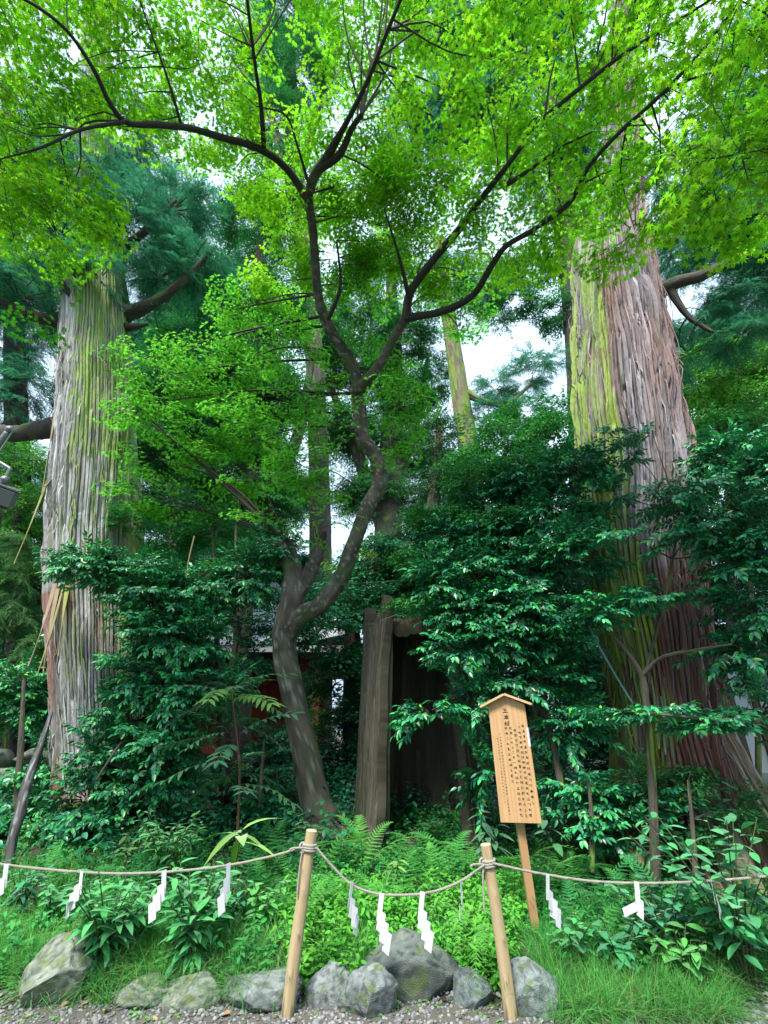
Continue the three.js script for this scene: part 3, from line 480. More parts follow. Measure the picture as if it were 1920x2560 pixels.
// ---------------------------------------------------------------- trees behind
function stemmed(name, label, category, o) {                           // stems: [rows in px, py, width, D]; blobs as in crown()
  const base = rowsD(o.stems[0]).pts[0], c = thing(name, label, category, base, o.group), R = rng(o.seed), anchors = [];
  const bk = o.bark || [0.09, 0.075, 0.06], moss = o.moss || -0.05;
  o.stems.forEach((rows, i) => {
    const { pts, rad } = rowsD(rows), G = new Geo(), big = rad[0] > 0.12, st = strips(o.seed + i, 0.05, 0.025, 1.2); st.R = rad[0];
    limb(G, pts, rad, { sides: big ? 60 : 10, step: big ? 0.08 : 0.12, bark: big ? (a, h, r) => st(a, h, r) : (a, h, r) => r * 0.2 * ns(a, h * 4, 2), color: (a, h) => mixc(vary(() => hash(Math.floor(a * 4), Math.floor(h * 2)), bk, 0.2), o.mossc || MOSS, sst(0.5 - moss, 0.75 - moss, 0.4 + fbm(a * 1.5, h * 1.2, o.seed))) });
    part(i && !o.allTrunks ? 'branch' : o.stemName || 'trunk', localize(G.build(), c), M.bark, c); anchors.push(...anchorsOf(pts, rad));
  });
  const C = crown(R, o.kind, o.blobs, { per: 7, dc: 0.25, ...o }, anchors.slice(Math.floor(anchors.length * 0.3)));
  part('twigs', localize(C.twigs.build(), c), M.twig, c).userData.kind = 'stuff';
  let list = C.list;
  if (o.parts) { // the leafy twigs that show largest, each a mesh of its own
    const order = list.map((q, i) => ({ i, d: V(q.m.elements[12], q.m.elements[13] - EYE, q.m.elements[14]).length() })).sort((a, b) => a.d - b.d).slice(0, o.parts), pick = new Set(order.map(a => a.i));
    const ms = [0.75, 0.95, 1.2, 1.5].map(k => { const m = MATOF[o.kind].clone(); m.color = lin(o.color[0] * k, o.color[1] * k, o.color[2] * k); return m; });
    let n = 0; for (const { i } of order) { const l = part('leafy_twig', SPRAY[o.kind][n % 3], ms[(n * 7) % 4], c); n++; const m = list[i].m.clone(); m.elements[12] -= c.position.x; m.elements[13] -= c.position.y; m.elements[14] -= c.position.z; m.decompose(l.position, l.quaternion, l.scale); }
    list = list.filter((_, i) => !pick.has(i));
  }
  foliage(c, o.leafName || 'crown', o.kind, list);
  return c;
}
const far = 'trees standing behind the old cedars';
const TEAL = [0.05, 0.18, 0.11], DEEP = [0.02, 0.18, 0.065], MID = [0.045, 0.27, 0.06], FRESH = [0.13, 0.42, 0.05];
stemmed('cedar_tree', 'shadowy cedar behind the floodlights with drooping blue-green sprays', 'tree', { seed: 301, group: far, kind: 'cedar', color: CEDAR, size: 1.3, droop: 0.25, bark: [0.05, 0.04, 0.035],
  stems: [[[45, 1950, 60, 11], [45, 1400, 56, 11], [40, 1000, 46, 11], [30, 600, 36, 11], [20, 200, 24, 11]]],
  blobs: [[30, 640, 15, 110, 80, 1.6, 1], [110, 790, 14.5, 90, 60, 1.4, 1], [10, 860, 14.3, 90, 70, 1.4, 1.1], [70, 960, 13.5, 100, 50, 1.2, 1], [20, 1030, 13, 80, 40, 1, 1], [40, 1170, 12.6, 90, 70, 1.2, 1.2], [80, 1270, 12.2, 70, 60, 1, 1.2], [10, 1330, 12, 90, 70, 1.1, 1.2], [80, 1420, 12, 60, 60, 1, 1], [30, 430, 16, 130, 100, 1.6, 0.8]] });
stemmed('cedar_tree', 'yellowish drooping cedar sprays hanging before the grey roof at the far edge', 'tree', { seed: 302, group: far, kind: 'cedar', color: [0.11, 0.29, 0.09], size: 1.0, droop: 0.35, bark: [0.06, 0.05, 0.04],
  stems: [[[-60, 2050, 40, 8.4], [-50, 1700, 34, 8.4], [-30, 1450, 26, 8.4], [0, 1250, 18, 8.4]]],
  blobs: [[30, 1540, 8.4, 80, 50, 0.7, 1.2], [70, 1600, 8.2, 60, 50, 0.5, 1], [20, 1660, 8.2, 70, 50, 0.6, 1], [10, 1440, 8.6, 70, 60, 0.6, 1], [60, 1360, 8.8, 60, 40, 0.5, 0.9]] });
stemmed('cedar_tree', 'slim pointed far cedar rising between the silvery cedar and the maple', 'tree', { seed: 303, group: far, kind: 'cedar', color: CEDAR, size: 1.8, droop: 0.2,
  stems: [[[455, 1800, 60, 20], [450, 1200, 52, 20], [440, 800, 40, 20], [432, 430, 14, 20]]],
  blobs: [[432, 470, 30, 40, 60, 1.2, 1], [432, 580, 28, 80, 70, 2, 1], [445, 720, 27, 110, 80, 2.4, 1], [440, 860, 25, 120, 80, 2.4, 1.1], [430, 980, 24, 140, 80, 2.4, 1.2], [400, 1100, 23, 150, 80, 2.4, 1.2]] });
stemmed('evergreen_oak', 'spreading evergreen oak with fine leaves speckled by sky, behind the maple stem', 'tree', { seed: 304, group: far, kind: 'broad', color: MID, size: 1.0,
  stems: [[[600, 1950, 50, 13], [610, 1500, 42, 13], [630, 1200, 34, 13], [630, 900, 24, 13], [650, 600, 14, 13]], [[650, 1250, 40, 13], [560, 1050, 28, 13], [470, 900, 16, 13]], [[645, 1300, 36, 13], [740, 1100, 26, 13], [780, 900, 14, 13]]],
  blobs: [[620, 560, 19, 110, 80, 1.6, 0.55], [700, 470, 19, 100, 80, 1.6, 0.61], [560, 790, 17.5, 110, 70, 1.5, 1.44], [690, 790, 17.5, 110, 70, 1.5, 1.28], [460, 880, 17, 90, 70, 1.5, 1.60], [600, 930, 16.5, 130, 70, 1.5, 1.60], [420, 1000, 16, 110, 70, 1.4, 1.92], [680, 1000, 16, 110, 80, 1.4, 1.76], [520, 1070, 15.5, 100, 60, 1.3, 1.44], [650, 1120, 15.3, 90, 60, 1.3, 1.60], [400, 1140, 15.2, 80, 60, 1.3, 2.24], [560, 1210, 15, 110, 60, 1.2, 0.88], [450, 1290, 14.8, 90, 60, 1.2, 1.28], [660, 1260, 14.7, 80, 60, 1.2, 1.92], [560, 1330, 14.5, 110, 50, 1.2, 1.12]] });
stemmed('evergreen_oak', 'lofty tree with tiny leaves speckled against white sky at the top of the picture', 'tree', { seed: 305, group: far, kind: 'broad', color: MID, size: 1.0, dc: 0.3,
  stems: [[[800, 1900, 60, 17], [800, 1300, 52, 17], [780, 800, 40, 17], [735, 400, 36, 17], [725, 60, 20, 17]], [[750, 520, 30, 17], [680, 300, 18, 17], [650, 120, 10, 17]], [[745, 450, 26, 17], [800, 250, 14, 17], [820, 100, 8, 17]]],
  blobs: [[720, 20, 34, 120, 110, 3, 0.5], [760, 190, 31, 110, 110, 3, 0.45], [680, 300, 29, 110, 80, 2.6, 0.5], [800, 100, 32, 80, 80, 2.6, 0.5], [650, 140, 32, 80, 100, 2.6, 0.5], [640, 620, 24, 140, 110, 2.4, 0.4], [520, 700, 23, 120, 90, 2.2, 0.4]] });
stemmed('cedar_tree', 'dark towering cedar glimpsed through the maple crown at the top of the picture', 'tree', { seed: 306, group: far, kind: 'cedar', color: CEDAR, size: 2.4, droop: 0.4, bark: [0.04, 0.035, 0.03],
  stems: [[[1500, 1900, 120, 14], [1480, 1300, 100, 14], [1450, 800, 76, 14], [1395, 400, 56, 14], [1345, 0, 40, 14], [1320, -220, 30, 14]]],
  blobs: [[1300, 20, 28, 70, 110, 1.6, 1.6], [1400, 20, 28, 50, 100, 1.6, 1.4], [1330, 130, 27, 90, 60, 1.6, 1.6], [1180, 120, 27, 90, 90, 1.8, 1.3], [1140, 270, 26, 80, 90, 1.8, 1.5], [1230, 300, 25, 100, 90, 1.8, 1.3], [1080, 60, 28, 80, 100, 1.6, 1.2], [1020, 330, 25, 80, 90, 1.6, 1], [1330, -120, 29, 160, 110, 2, 1.3], [1450, 240, 26, 90, 90, 1.8, 1], [1380, 420, 24, 110, 80, 1.8, 1]] });
stemmed('cedar_tree', 'far cedar with a bare mossy trunk leaning beside the patch of open sky', 'tree', { seed: 307, group: far, kind: 'cedar', color: CEDAR, size: 1.2, droop: 0.1, bark: [0.16, 0.14, 0.09], moss: 0.22, mossc: MOSS,
  stems: [[[1215, 1900, 70, 13], [1200, 1500, 60, 13], [1182, 1200, 52, 13], [1160, 1050, 45, 13], [1138, 900, 38, 13], [1120, 780, 33, 13], [1100, 600, 26, 13]], [[1160, 980, 26, 13], [1200, 1000, 14, 12.9], [1260, 1010, 9, 12.8], [1330, 960, 5, 12.7]]],
  blobs: [[1240, 970, 16.8, 45, 35, 0.9, 1], [1310, 950, 16.6, 50, 32, 0.9, 0.9], [1340, 905, 16.6, 30, 30, 0.6, 0.8], [1220, 1040, 16.2, 70, 35, 1, 1], [1310, 1030, 16.2, 60, 30, 0.9, 1], [1110, 700, 18.5, 80, 60, 1, 0.7], [1200, 690, 18.2, 60, 50, 0.9, 0.6], [1380, 900, 16.8, 30, 25, 0.5, 0.5]] });
stemmed('evergreen_oak', 'dense dark-leaved tree speckled with white sky behind the mossy far trunk', 'tree', { seed: 308, group: far, kind: 'broad', color: [0.06, 0.19, 0.07], size: 0.9, dc: 0.3,
  stems: [[[1060, 1950, 60, 12], [1070, 1500, 44, 12], [1085, 1250, 30, 12], [1100, 1050, 14, 12]]],
  blobs: [[1090, 1100, 14.2, 70, 60, 1.1, 0.8], [1110, 1200, 13.8, 80, 70, 1.1, 0.75], [1080, 1290, 13.4, 90, 50, 1.1, 0.9], [1020, 1370, 13, 100, 45, 1, 1.6], [1150, 1380, 13, 100, 50, 1, 1.6]] });
stemmed('evergreen_oak', 'small-leaved tree hanging its twigs over the patch of open sky', 'tree', { seed: 316, group: far, kind: 'broad', color: MID, size: 0.9, dc: 0.3,
  stems: [[[1500, 1900, 60, 15], [1490, 1300, 50, 15], [1470, 900, 36, 15], [1420, 700, 22, 15], [1340, 640, 10, 15]]],
  blobs: [[1250, 800, 20, 30, 40, 0.6, 0.5], [1210, 740, 20.5, 60, 50, 0.8, 0.7], [1290, 750, 20, 80, 45, 0.9, 0.6], [1390, 780, 19.5, 50, 70, 0.9, 0.7], [1330, 680, 20.5, 90, 50, 0.9, 0.6]] });
stemmed('cedar_tree', 'hazy blue-green cedar standing behind the red-barked cedar at the edge', 'tree', { seed: 309, group: far, kind: 'cedar', color: CEDAR, size: 1.4, droop: 0.25,
  stems: [[[2010, 1900, 90, 13], [2000, 1300, 78, 13], [1990, 800, 56, 13], [1980, 300, 36, 13]]],
  blobs: [[1860, 760, 18, 110, 70, 1.5, 1], [1760, 840, 17.5, 100, 70, 1.5, 1], [1900, 900, 17, 90, 70, 1.4, 1.1], [1720, 930, 17, 70, 60, 1.3, 1], [1900, 600, 19, 120, 90, 1.6, 0.9], [1790, 480, 20.5, 110, 90, 1.6, 0.7], [1900, 330, 22, 110, 110, 1.6, 0.6], [1700, 640, 18.5, 80, 80, 1.3, 0.7]] });
stemmed('broadleaf_tree', 'yellow-green broadleaved tree beyond the red-barked cedar', 'tree', { seed: 310, group: far, kind: 'broad', color: FRESH, size: 1.1,
  stems: [[[1850, 1900, 60, 10.5], [1845, 1400, 48, 10.5], [1830, 1150, 32, 10.5], [1810, 950, 14, 10.5]]],
  blobs: [[1740, 960, 11.6, 60, 60, 0.8, 1], [1860, 930, 11.4, 80, 60, 0.9, 1], [1800, 940, 13.4, 110, 60, 1.1, 1.3], [1880, 1010, 13, 90, 70, 1.1, 1.4], [1760, 1040, 12.8, 80, 60, 1, 1.4], [1860, 1120, 12.4, 110, 60, 1, 1.5], [1780, 880, 13.8, 80, 40, 1, 0.9], [1950, 900, 13.2, 80, 90, 1, 1.2]] });
stemmed('broadleaf_tree', 'mid-green bushy tree filling the gap below the open sky', 'tree', { seed: 311, group: far, kind: 'broad', color: [0.05, 0.28, 0.05], size: 1.0,
  stems: [[[1330, 1950, 56, 10], [1330, 1500, 44, 10], [1330, 1250, 28, 10], [1330, 1080, 12, 10]]],
  blobs: [[1250, 1120, 12.2, 80, 50, 1, 1.4], [1380, 1100, 12, 80, 50, 1, 1.3], [1320, 1040, 12.6, 60, 35, 0.8, 1], [1190, 1180, 11.8, 70, 50, 0.9, 1.4], [1320, 1190, 11.6, 110, 50, 1, 1.5], [1440, 1190, 11.4, 80, 60, 0.9, 1.4], [1410, 1030, 12.6, 50, 50, 0.8, 1.1]] });
stemmed('broadleaf_tree', 'bright fresh-leaved small tree lit through the gap behind the hollow stump', 'tree', { seed: 312, group: far, kind: 'broad', color: [0.15, 0.38, 0.04], size: 0.9,
  stems: [[[880, 1950, 44, 12], [880, 1600, 34, 12], [900, 1440, 20, 12], [930, 1380, 10, 12]]],
  blobs: [[900, 1420, 12.6, 90, 50, 0.8, 1.1], [1000, 1440, 12.4, 90, 40, 0.8, 1.2], [840, 1470, 12.4, 60, 40, 0.7, 1], [890, 1790, 11.3, 60, 55, 0.6, 1.2], [770, 1770, 11.4, 40, 60, 0.5, 0.8]] });

stemmed('evergreen_oak', 'tall fine-leaved far tree whose crown breaks the white sky into specks behind the maple', 'tree', { seed: 313, group: far, kind: 'broad', color: MID, size: 0.95, dc: 0.35,
  stems: [[[960, 1900, 90, 21], [965, 1500, 76, 21], [975, 1200, 60, 21], [985, 900, 40, 21], [975, 650, 20, 21]], [[970, 1350, 40, 21], [880, 1100, 26, 21], [820, 950, 12, 21]], [[975, 1250, 36, 21], [1040, 1050, 22, 21], [1070, 900, 10, 21]]],
  blobs: [[900, 760, 28, 110, 80, 2.2, 0.55], [1010, 850, 27, 110, 80, 2.2, 0.80], [880, 920, 26.5, 120, 80, 2.2, 0.96], [1010, 1000, 26, 100, 80, 2.2, 0.96], [1090, 960, 26, 60, 70, 1.8, 0.64], [880, 1080, 25, 120, 80, 2.2, 1.12], [1040, 1130, 25, 110, 80, 2.2, 0.96], [940, 1240, 24, 130, 80, 2.2, 1.28], [1100, 1270, 24, 100, 70, 2, 0.96], [960, 650, 29, 100, 70, 2.2, 0.44], [800, 830, 27, 90, 80, 2, 0.80]] });
stemmed('evergreen_oak', 'fine-leaved far tree filling the gaps between the silvery cedar and the maple', 'tree', { seed: 314, group: far, kind: 'broad', color: MID, size: 0.95, dc: 0.35,
  stems: [[[540, 1900, 80, 22], [545, 1500, 66, 22], [540, 1200, 50, 22], [530, 950, 30, 22], [520, 750, 14, 22]], [[545, 1350, 34, 22], [450, 1150, 22, 22], [390, 1000, 10, 22]]],
  blobs: [[520, 800, 29, 120, 80, 2.2, 0.80], [400, 880, 28, 100, 80, 2.2, 0.96], [620, 900, 28, 110, 80, 2.2, 0.96], [480, 1000, 27, 130, 80, 2.2, 0.96], [360, 1100, 26, 90, 90, 2, 1.12], [600, 1100, 26, 120, 80, 2.2, 0.88], [480, 1200, 25.5, 130, 80, 2.2, 0.80], [370, 1280, 25, 100, 80, 2, 1.12], [600, 1270, 25, 120, 80, 2.2, 0.80], [500, 1370, 24.5, 150, 60, 2.2, 1.12], [720, 1240, 25, 90, 90, 2, 1.12]] });

stemmed('broadleaf_tree', 'fresh-leaved small tree beside the floodlights behind the silvery cedar', 'tree', { seed: 315, group: far, kind: 'broad', color: FRESH, size: 0.8,
  stems: [[[30, 1950, 40, 9.4], [35, 1600, 32, 9.4], [40, 1350, 20, 9.4], [50, 1200, 10, 9.4]]],
  blobs: [[50, 1150, 11, 70, 40, 0.6, 0.8], [20, 1220, 10.8, 70, 50, 0.7, 1], [85, 1270, 10.5, 50, 50, 0.6, 1], [30, 1340, 10.4, 80, 50, 0.7, 1.1], [70, 1440, 10, 60, 50, 0.6, 1]] });
// evergreen hedge bushes that close the background low down
const hedge = 'dark evergreen bushes closing the background';
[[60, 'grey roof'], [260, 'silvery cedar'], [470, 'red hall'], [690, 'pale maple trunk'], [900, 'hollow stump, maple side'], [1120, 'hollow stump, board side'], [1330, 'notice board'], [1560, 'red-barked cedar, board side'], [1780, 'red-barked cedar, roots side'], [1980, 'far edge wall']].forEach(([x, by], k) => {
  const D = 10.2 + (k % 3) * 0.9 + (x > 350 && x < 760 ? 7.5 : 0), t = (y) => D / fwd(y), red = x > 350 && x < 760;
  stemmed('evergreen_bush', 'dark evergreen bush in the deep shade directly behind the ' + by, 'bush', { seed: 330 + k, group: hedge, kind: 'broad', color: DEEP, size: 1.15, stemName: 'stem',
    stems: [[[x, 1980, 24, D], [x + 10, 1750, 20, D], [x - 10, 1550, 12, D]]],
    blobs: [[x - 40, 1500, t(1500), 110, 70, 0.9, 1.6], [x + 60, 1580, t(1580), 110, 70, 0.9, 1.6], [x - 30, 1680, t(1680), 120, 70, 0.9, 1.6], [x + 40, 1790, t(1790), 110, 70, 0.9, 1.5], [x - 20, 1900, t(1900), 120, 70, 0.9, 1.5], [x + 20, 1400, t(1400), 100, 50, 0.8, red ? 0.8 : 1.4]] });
});

stemmed('evergreen_bush', 'evergreen bush half hiding the silvery roof of the red hall', 'bush', { seed: 345, group: hedge, kind: 'broad', color: DEEP, size: 0.9, stemName: 'stem',
  stems: [[[560, 2000, 24, 9.6], [570, 1750, 20, 9.6], [600, 1550, 12, 9.6]]],
  blobs: [[520, 1470, 9.8, 90, 50, 0.6, 1.0], [640, 1480, 9.8, 80, 60, 0.6, 1.0], [700, 1560, 9.6, 70, 60, 0.6, 0.9], [590, 1570, 9.6, 70, 40, 0.6, 0.6], [810, 1560, 9.6, 70, 60, 0.6, 1.1], [640, 1660, 9.3, 60, 50, 0.5, 0.7], [700, 1840, 8.8, 60, 70, 0.5, 0.9]] });

// ---------------------------------------------------------------- glossy camellia shrubs in front
const cam = 'glossy evergreen shrubs between the cedars', GLOSS = [0.022, 0.21, 0.092];
stemmed('camellia_shrub', 'glossy evergreen shrub spreading in front of the silvery cedar trunk', 'shrub', { seed: 401, group: cam, kind: 'camellia', size: 0.9, jit: 0.65, dc: 0.35, color: [0.03, 0.245, 0.1], parts: 160, stemName: 'stem', leafName: 'foliage', flat: 0.8, droop: 0.2,
  stems: [[[400, 2150, 26, 6.6], [415, 1900, 20, 6.6], [420, 1700, 14, 6.5], [430, 1500, 8, 6.5]], [[410, 1950, 12, 6.6], [320, 1850, 9, 6.2], [240, 1950, 5, 5.9]], [[418, 1760, 12, 6.5], [330, 1560, 8, 6.4], [230, 1420, 4, 6.4]]],
  blobs: [[230, 1415, 6.5, 110, 42, 0.4, 1.3], [330, 1440, 6.6, 110, 52, 0.5, 1.2], [400, 1500, 6.5, 120, 60, 0.5, 1.3], [500, 1460, 6.8, 110, 60, 0.5, 1.2], [420, 1580, 6.3, 110, 68, 0.5, 1.4], [500, 1600, 6.4, 90, 60, 0.5, 1.2], [360, 1680, 6.3, 80, 75, 0.5, 1.3], [450, 1720, 6.2, 110, 60, 0.5, 1.3], [330, 1800, 6.1, 90, 68, 0.5, 1.4], [420, 1850, 5.9, 120, 68, 0.5, 1.4], [270, 1900, 5.8, 100, 60, 0.4, 1.4], [360, 1950, 5.7, 120, 60, 0.4, 1.4], [220, 1990, 5.6, 90, 60, 0.4, 1.3], [560, 1720, 6.3, 60, 60, 0.4, 0.8], [300, 2050, 5.5, 130, 52, 0.4, 1.1], [620, 1440, 7, 80, 75, 0.5, 1], [690, 1380, 7.2, 60, 60, 0.4, 1]] });
stemmed('camellia_shrub', 'pale blurred shrub under the grey roof at the far edge of the bank', 'shrub', { seed: 402, group: cam, kind: 'camellia', size: 0.9, jit: 0.65, dc: 0.35, color: [0.035, 0.28, 0.1], stemName: 'stem', leafName: 'foliage',
  stems: [[[30, 2150, 20, 6.8], [50, 1900, 15, 6.8], [60, 1700, 8, 6.8]]],
  blobs: [[40, 1700, 7, 70, 68, 0.5, 1.2], [90, 1760, 7, 50, 75, 0.4, 1], [20, 1800, 6.8, 60, 52, 0.5, 1], [110, 1900, 6.4, 40, 60, 0.4, 1], [60, 1960, 6.2, 50, 52, 0.4, 0.8], [90, 2060, 5.9, 110, 60, 0.4, 1], [10, 2080, 5.8, 70, 60, 0.4, 0.9]] });
stemmed('camellia_shrub', 'big glossy evergreen shrub rising behind the notice board and beside the stump', 'shrub', { seed: 403, group: cam, kind: 'camellia', size: 0.9, jit: 0.65, dc: 0.35, color: GLOSS, parts: 160, stemName: 'stem', leafName: 'foliage', flat: 0.8, droop: 0.2,
  stems: [[[1420, 2120, 22, 5.7], [1400, 1950, 18, 5.7], [1360, 1750, 16, 5.8], [1330, 1500, 12, 6], [1300, 1250, 7, 6.4]], [[1350, 1700, 12, 5.8], [1220, 1560, 8, 5.6], [1120, 1480, 4, 5.6]], [[1335, 1550, 10, 6], [1420, 1350, 7, 5.8], [1450, 1180, 4, 5.8]]],
  blobs: [[1230, 1260, 7.2, 110, 60, 0.6, 1.5], [1130, 1350, 6.9, 110, 60, 0.6, 1.6], [1330, 1220, 6.8, 100, 68, 0.6, 1.5], [1420, 1170, 6.3, 90, 45, 0.5, 1.3], [1530, 1150, 5.9, 70, 30, 0.4, 0.7], [1250, 1350, 6.6, 120, 60, 0.6, 1.7], [1390, 1290, 6.3, 110, 60, 0.5, 1.5], [1190, 1440, 6.1, 130, 68, 0.6, 1.8], [1330, 1420, 6, 120, 60, 0.5, 1.6], [1440, 1390, 5.7, 90, 60, 0.5, 1.4], [1170, 1530, 5.8, 90, 60, 0.5, 1.6], [1290, 1520, 5.7, 120, 60, 0.5, 1.7], [1250, 1600, 5.6, 100, 60, 0.5, 1.5], [1370, 1590, 5.6, 90, 60, 0.5, 1.4], [1100, 1450, 6, 60, 45, 0.3, 1], [1140, 1620, 5.5, 70, 38, 0.3, 1.2], [1080, 1775, 5.2, 70, 36, 0.3, 1.3], [1180, 1750, 5.3, 70, 52, 0.3, 1.2], [1290, 1690, 5.5, 90, 52, 0.4, 1.2], [1210, 1930, 5, 35, 90, 0.25, 1.3], [1400, 1700, 5.5, 80, 60, 0.4, 1.1], [1430, 1820, 5.3, 70, 60, 0.4, 1.2]] });
stemmed('camellia_shrub', 'glossy evergreen shrub with forked grey stem in front of the red cedar bark', 'shrub', { seed: 404, group: cam, kind: 'camellia', size: 0.9, jit: 0.65, dc: 0.35, color: [0.025, 0.225, 0.1], parts: 160, stemName: 'stem', leafName: 'foliage', flat: 0.7, droop: 0.2, bark: [0.07, 0.06, 0.045],
  stems: [[[1640, 2200, 24, 5], [1630, 1950, 20, 5], [1615, 1750, 17, 5], [1605, 1690, 15, 5], [1560, 1620, 9, 5], [1520, 1580, 6, 5]], [[1605, 1690, 12, 5], [1650, 1645, 9, 4.9], [1740, 1625, 7, 4.8], [1830, 1610, 5, 4.7]], [[1610, 1700, 8, 5], [1660, 1500, 8, 5], [1700, 1300, 5, 5]]],
  blobs: [[1540, 1240, 5.4, 60, 25, 0.3, 0.6], [1660, 1250, 5.2, 100, 28, 0.4, 0.9], [1730, 1210, 5.1, 80, 30, 0.4, 0.8], [1560, 1330, 5.2, 70, 25, 0.3, 0.5], [1710, 1340, 5.1, 100, 28, 0.4, 0.7], [1540, 1500, 5.1, 110, 22, 0.35, 1.1], [1660, 1490, 5, 110, 22, 0.35, 0.9], [1480, 1540, 5.2, 70, 39, 0.3, 1.2], [1800, 1280, 5.2, 100, 75, 0.5, 1.3], [1890, 1200, 5.4, 80, 90, 0.5, 1.4], [1830, 1150, 5.8, 100, 68, 0.5, 1.3], [1840, 1400, 5.1, 90, 75, 0.5, 1.3], [1900, 1330, 5, 80, 90, 0.5, 1.3], [1890, 1520, 4.9, 80, 90, 0.4, 1.3], [1830, 1620, 4.8, 60, 45, 0.3, 0.9], [1900, 1660, 4.8, 60, 75, 0.4, 1.1], [1500, 1090, 6, 50, 22, 0.4, 0.7], [1630, 1080, 5.6, 70, 20, 0.4, 0.6]] });
stemmed('camellia_shrub', 'level spray of glossy leaves reaching across the roots of the red cedar', 'shrub', { seed: 405, group: cam, kind: 'camellia', size: 0.9, jit: 0.65, dc: 0.35, color: [0.03, 0.25, 0.11], parts: 120, stemName: 'stem', leafName: 'foliage', flat: 0.12, droop: 0.05,
  stems: [[[1990, 2200, 26, 4.8], [1970, 1950, 20, 4.8], [1920, 1820, 14, 4.7], [1780, 1800, 9, 4.6], [1600, 1780, 4, 4.6]]],
  blobs: [[1560, 1775, 4.5, 70, 20, 0.25, 1.3], [1650, 1785, 4.5, 80, 24, 0.3, 1.5], [1750, 1800, 4.5, 80, 28, 0.3, 1.5], [1840, 1810, 4.5, 80, 35, 0.3, 1.5], [1900, 1770, 4.5, 70, 40, 0.3, 1.4], [1960, 1820, 4.5, 70, 60, 0.3, 1.3]] });
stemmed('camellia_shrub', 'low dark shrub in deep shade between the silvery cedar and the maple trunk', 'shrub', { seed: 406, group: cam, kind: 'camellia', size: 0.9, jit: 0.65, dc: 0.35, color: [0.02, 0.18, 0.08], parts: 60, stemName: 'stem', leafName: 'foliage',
  stems: [[[640, 2160, 16, 6.6], [650, 2000, 12, 6.6], [660, 1850, 6, 6.6]]],
  blobs: [[560, 1990, 6.1, 80, 60, 0.4, 0.9], [650, 1900, 6.4, 70, 75, 0.4, 1], [700, 2010, 6, 80, 60, 0.4, 1.1], [620, 2060, 5.7, 90, 52, 0.35, 0.9], [740, 2080, 5.6, 70, 45, 0.3, 1], [480, 2070, 5.6, 80, 45, 0.35, 0.9]] });
stemmed('camellia_shrub', 'small glossy shrub hiding the foot of the red cedar beyond the notice board', 'shrub', { seed: 407, group: cam, kind: 'camellia', size: 0.9, jit: 0.65, dc: 0.35, color: [0.025, 0.225, 0.1], parts: 60, stemName: 'stem', leafName: 'foliage',
  stems: [[[1480, 2180, 16, 5.2], [1480, 2050, 12, 5.2], [1470, 1950, 6, 5.2]]],
  blobs: [[1430, 1960, 4.9, 60, 52, 0.3, 1.2], [1500, 1990, 4.8, 70, 52, 0.3, 1.2], [1560, 2080, 4.6, 70, 60, 0.3, 1.1], [1450, 2050, 4.7, 70, 52, 0.3, 1.1], [1640, 2020, 4.7, 70, 60, 0.3, 0.8]] });

// smaller-leaved shrubs of another kind growing through them
const mixed = 'small-leaved shrubs growing among the glossy ones';
stemmed('small_leaved_shrub', 'fine-leaved lighter green shrub above the hollow stump, board side', 'shrub', { seed: 411, group: mixed, kind: 'broad', color: [0.06, 0.32, 0.06], size: 0.55, stemName: 'stem', leafName: 'foliage',
  stems: [[[1260, 2120, 16, 6.4], [1260, 1800, 13, 6.4], [1240, 1500, 9, 6.4], [1230, 1250, 5, 6.4]]],
  blobs: [[1170, 1200, 7.2, 80, 45, 0.5, 0.8], [1300, 1160, 7, 90, 40, 0.5, 0.8], [1100, 1290, 7, 80, 40, 0.4, 0.9], [1220, 1300, 6.6, 90, 40, 0.4, 0.7], [1050, 1400, 6.7, 70, 35, 0.4, 0.9], [1290, 1400, 6.2, 80, 40, 0.4, 0.5], [1180, 1480, 6, 70, 35, 0.4, 0.5], [1040, 1500, 6.2, 70, 26, 0.35, 1.0], [1110, 1520, 6, 50, 26, 0.3, 0.8]] });
stemmed('small_leaved_shrub', 'fine-leaved lighter green shrub between the silvery cedar and the maple trunk', 'shrub', { seed: 412, group: mixed, kind: 'broad', color: [0.055, 0.31, 0.065], size: 0.55, stemName: 'stem', leafName: 'foliage',
  stems: [[[560, 2120, 16, 7.2], [550, 1800, 13, 7.2], [540, 1500, 9, 7.2], [530, 1300, 5, 7.2]]],
  blobs: [[420, 1350, 8.2, 90, 45, 0.5, 0.8], [540, 1330, 8.2, 90, 45, 0.5, 0.8], [630, 1380, 7.8, 70, 45, 0.5, 0.9], [380, 1430, 7.4, 70, 40, 0.4, 0.6], [560, 1450, 7.4, 80, 40, 0.4, 0.7], [480, 1560, 7, 80, 40, 0.4, 0.5], [330, 1300, 7.9, 50, 45, 0.4, 0.8]] });
stemmed('small_leaved_shrub', 'fine-leaved lighter green shrub beyond the red cedar at the picture edge', 'shrub', { seed: 413, group: mixed, kind: 'broad', color: [0.07, 0.34, 0.06], size: 0.6, stemName: 'stem', leafName: 'foliage',
  stems: [[[1900, 2120, 16, 6.8], [1890, 1700, 13, 6.8], [1870, 1350, 8, 6.8], [1850, 1100, 5, 6.8]]],
  blobs: [[1800, 1080, 8, 80, 45, 0.5, 0.9], [1890, 1050, 8, 70, 50, 0.5, 0.9], [1850, 1180, 7.2, 90, 50, 0.5, 0.7], [1900, 1300, 6.6, 60, 60, 0.4, 0.7], [1790, 1240, 6.8, 50, 40, 0.4, 0.6]] });
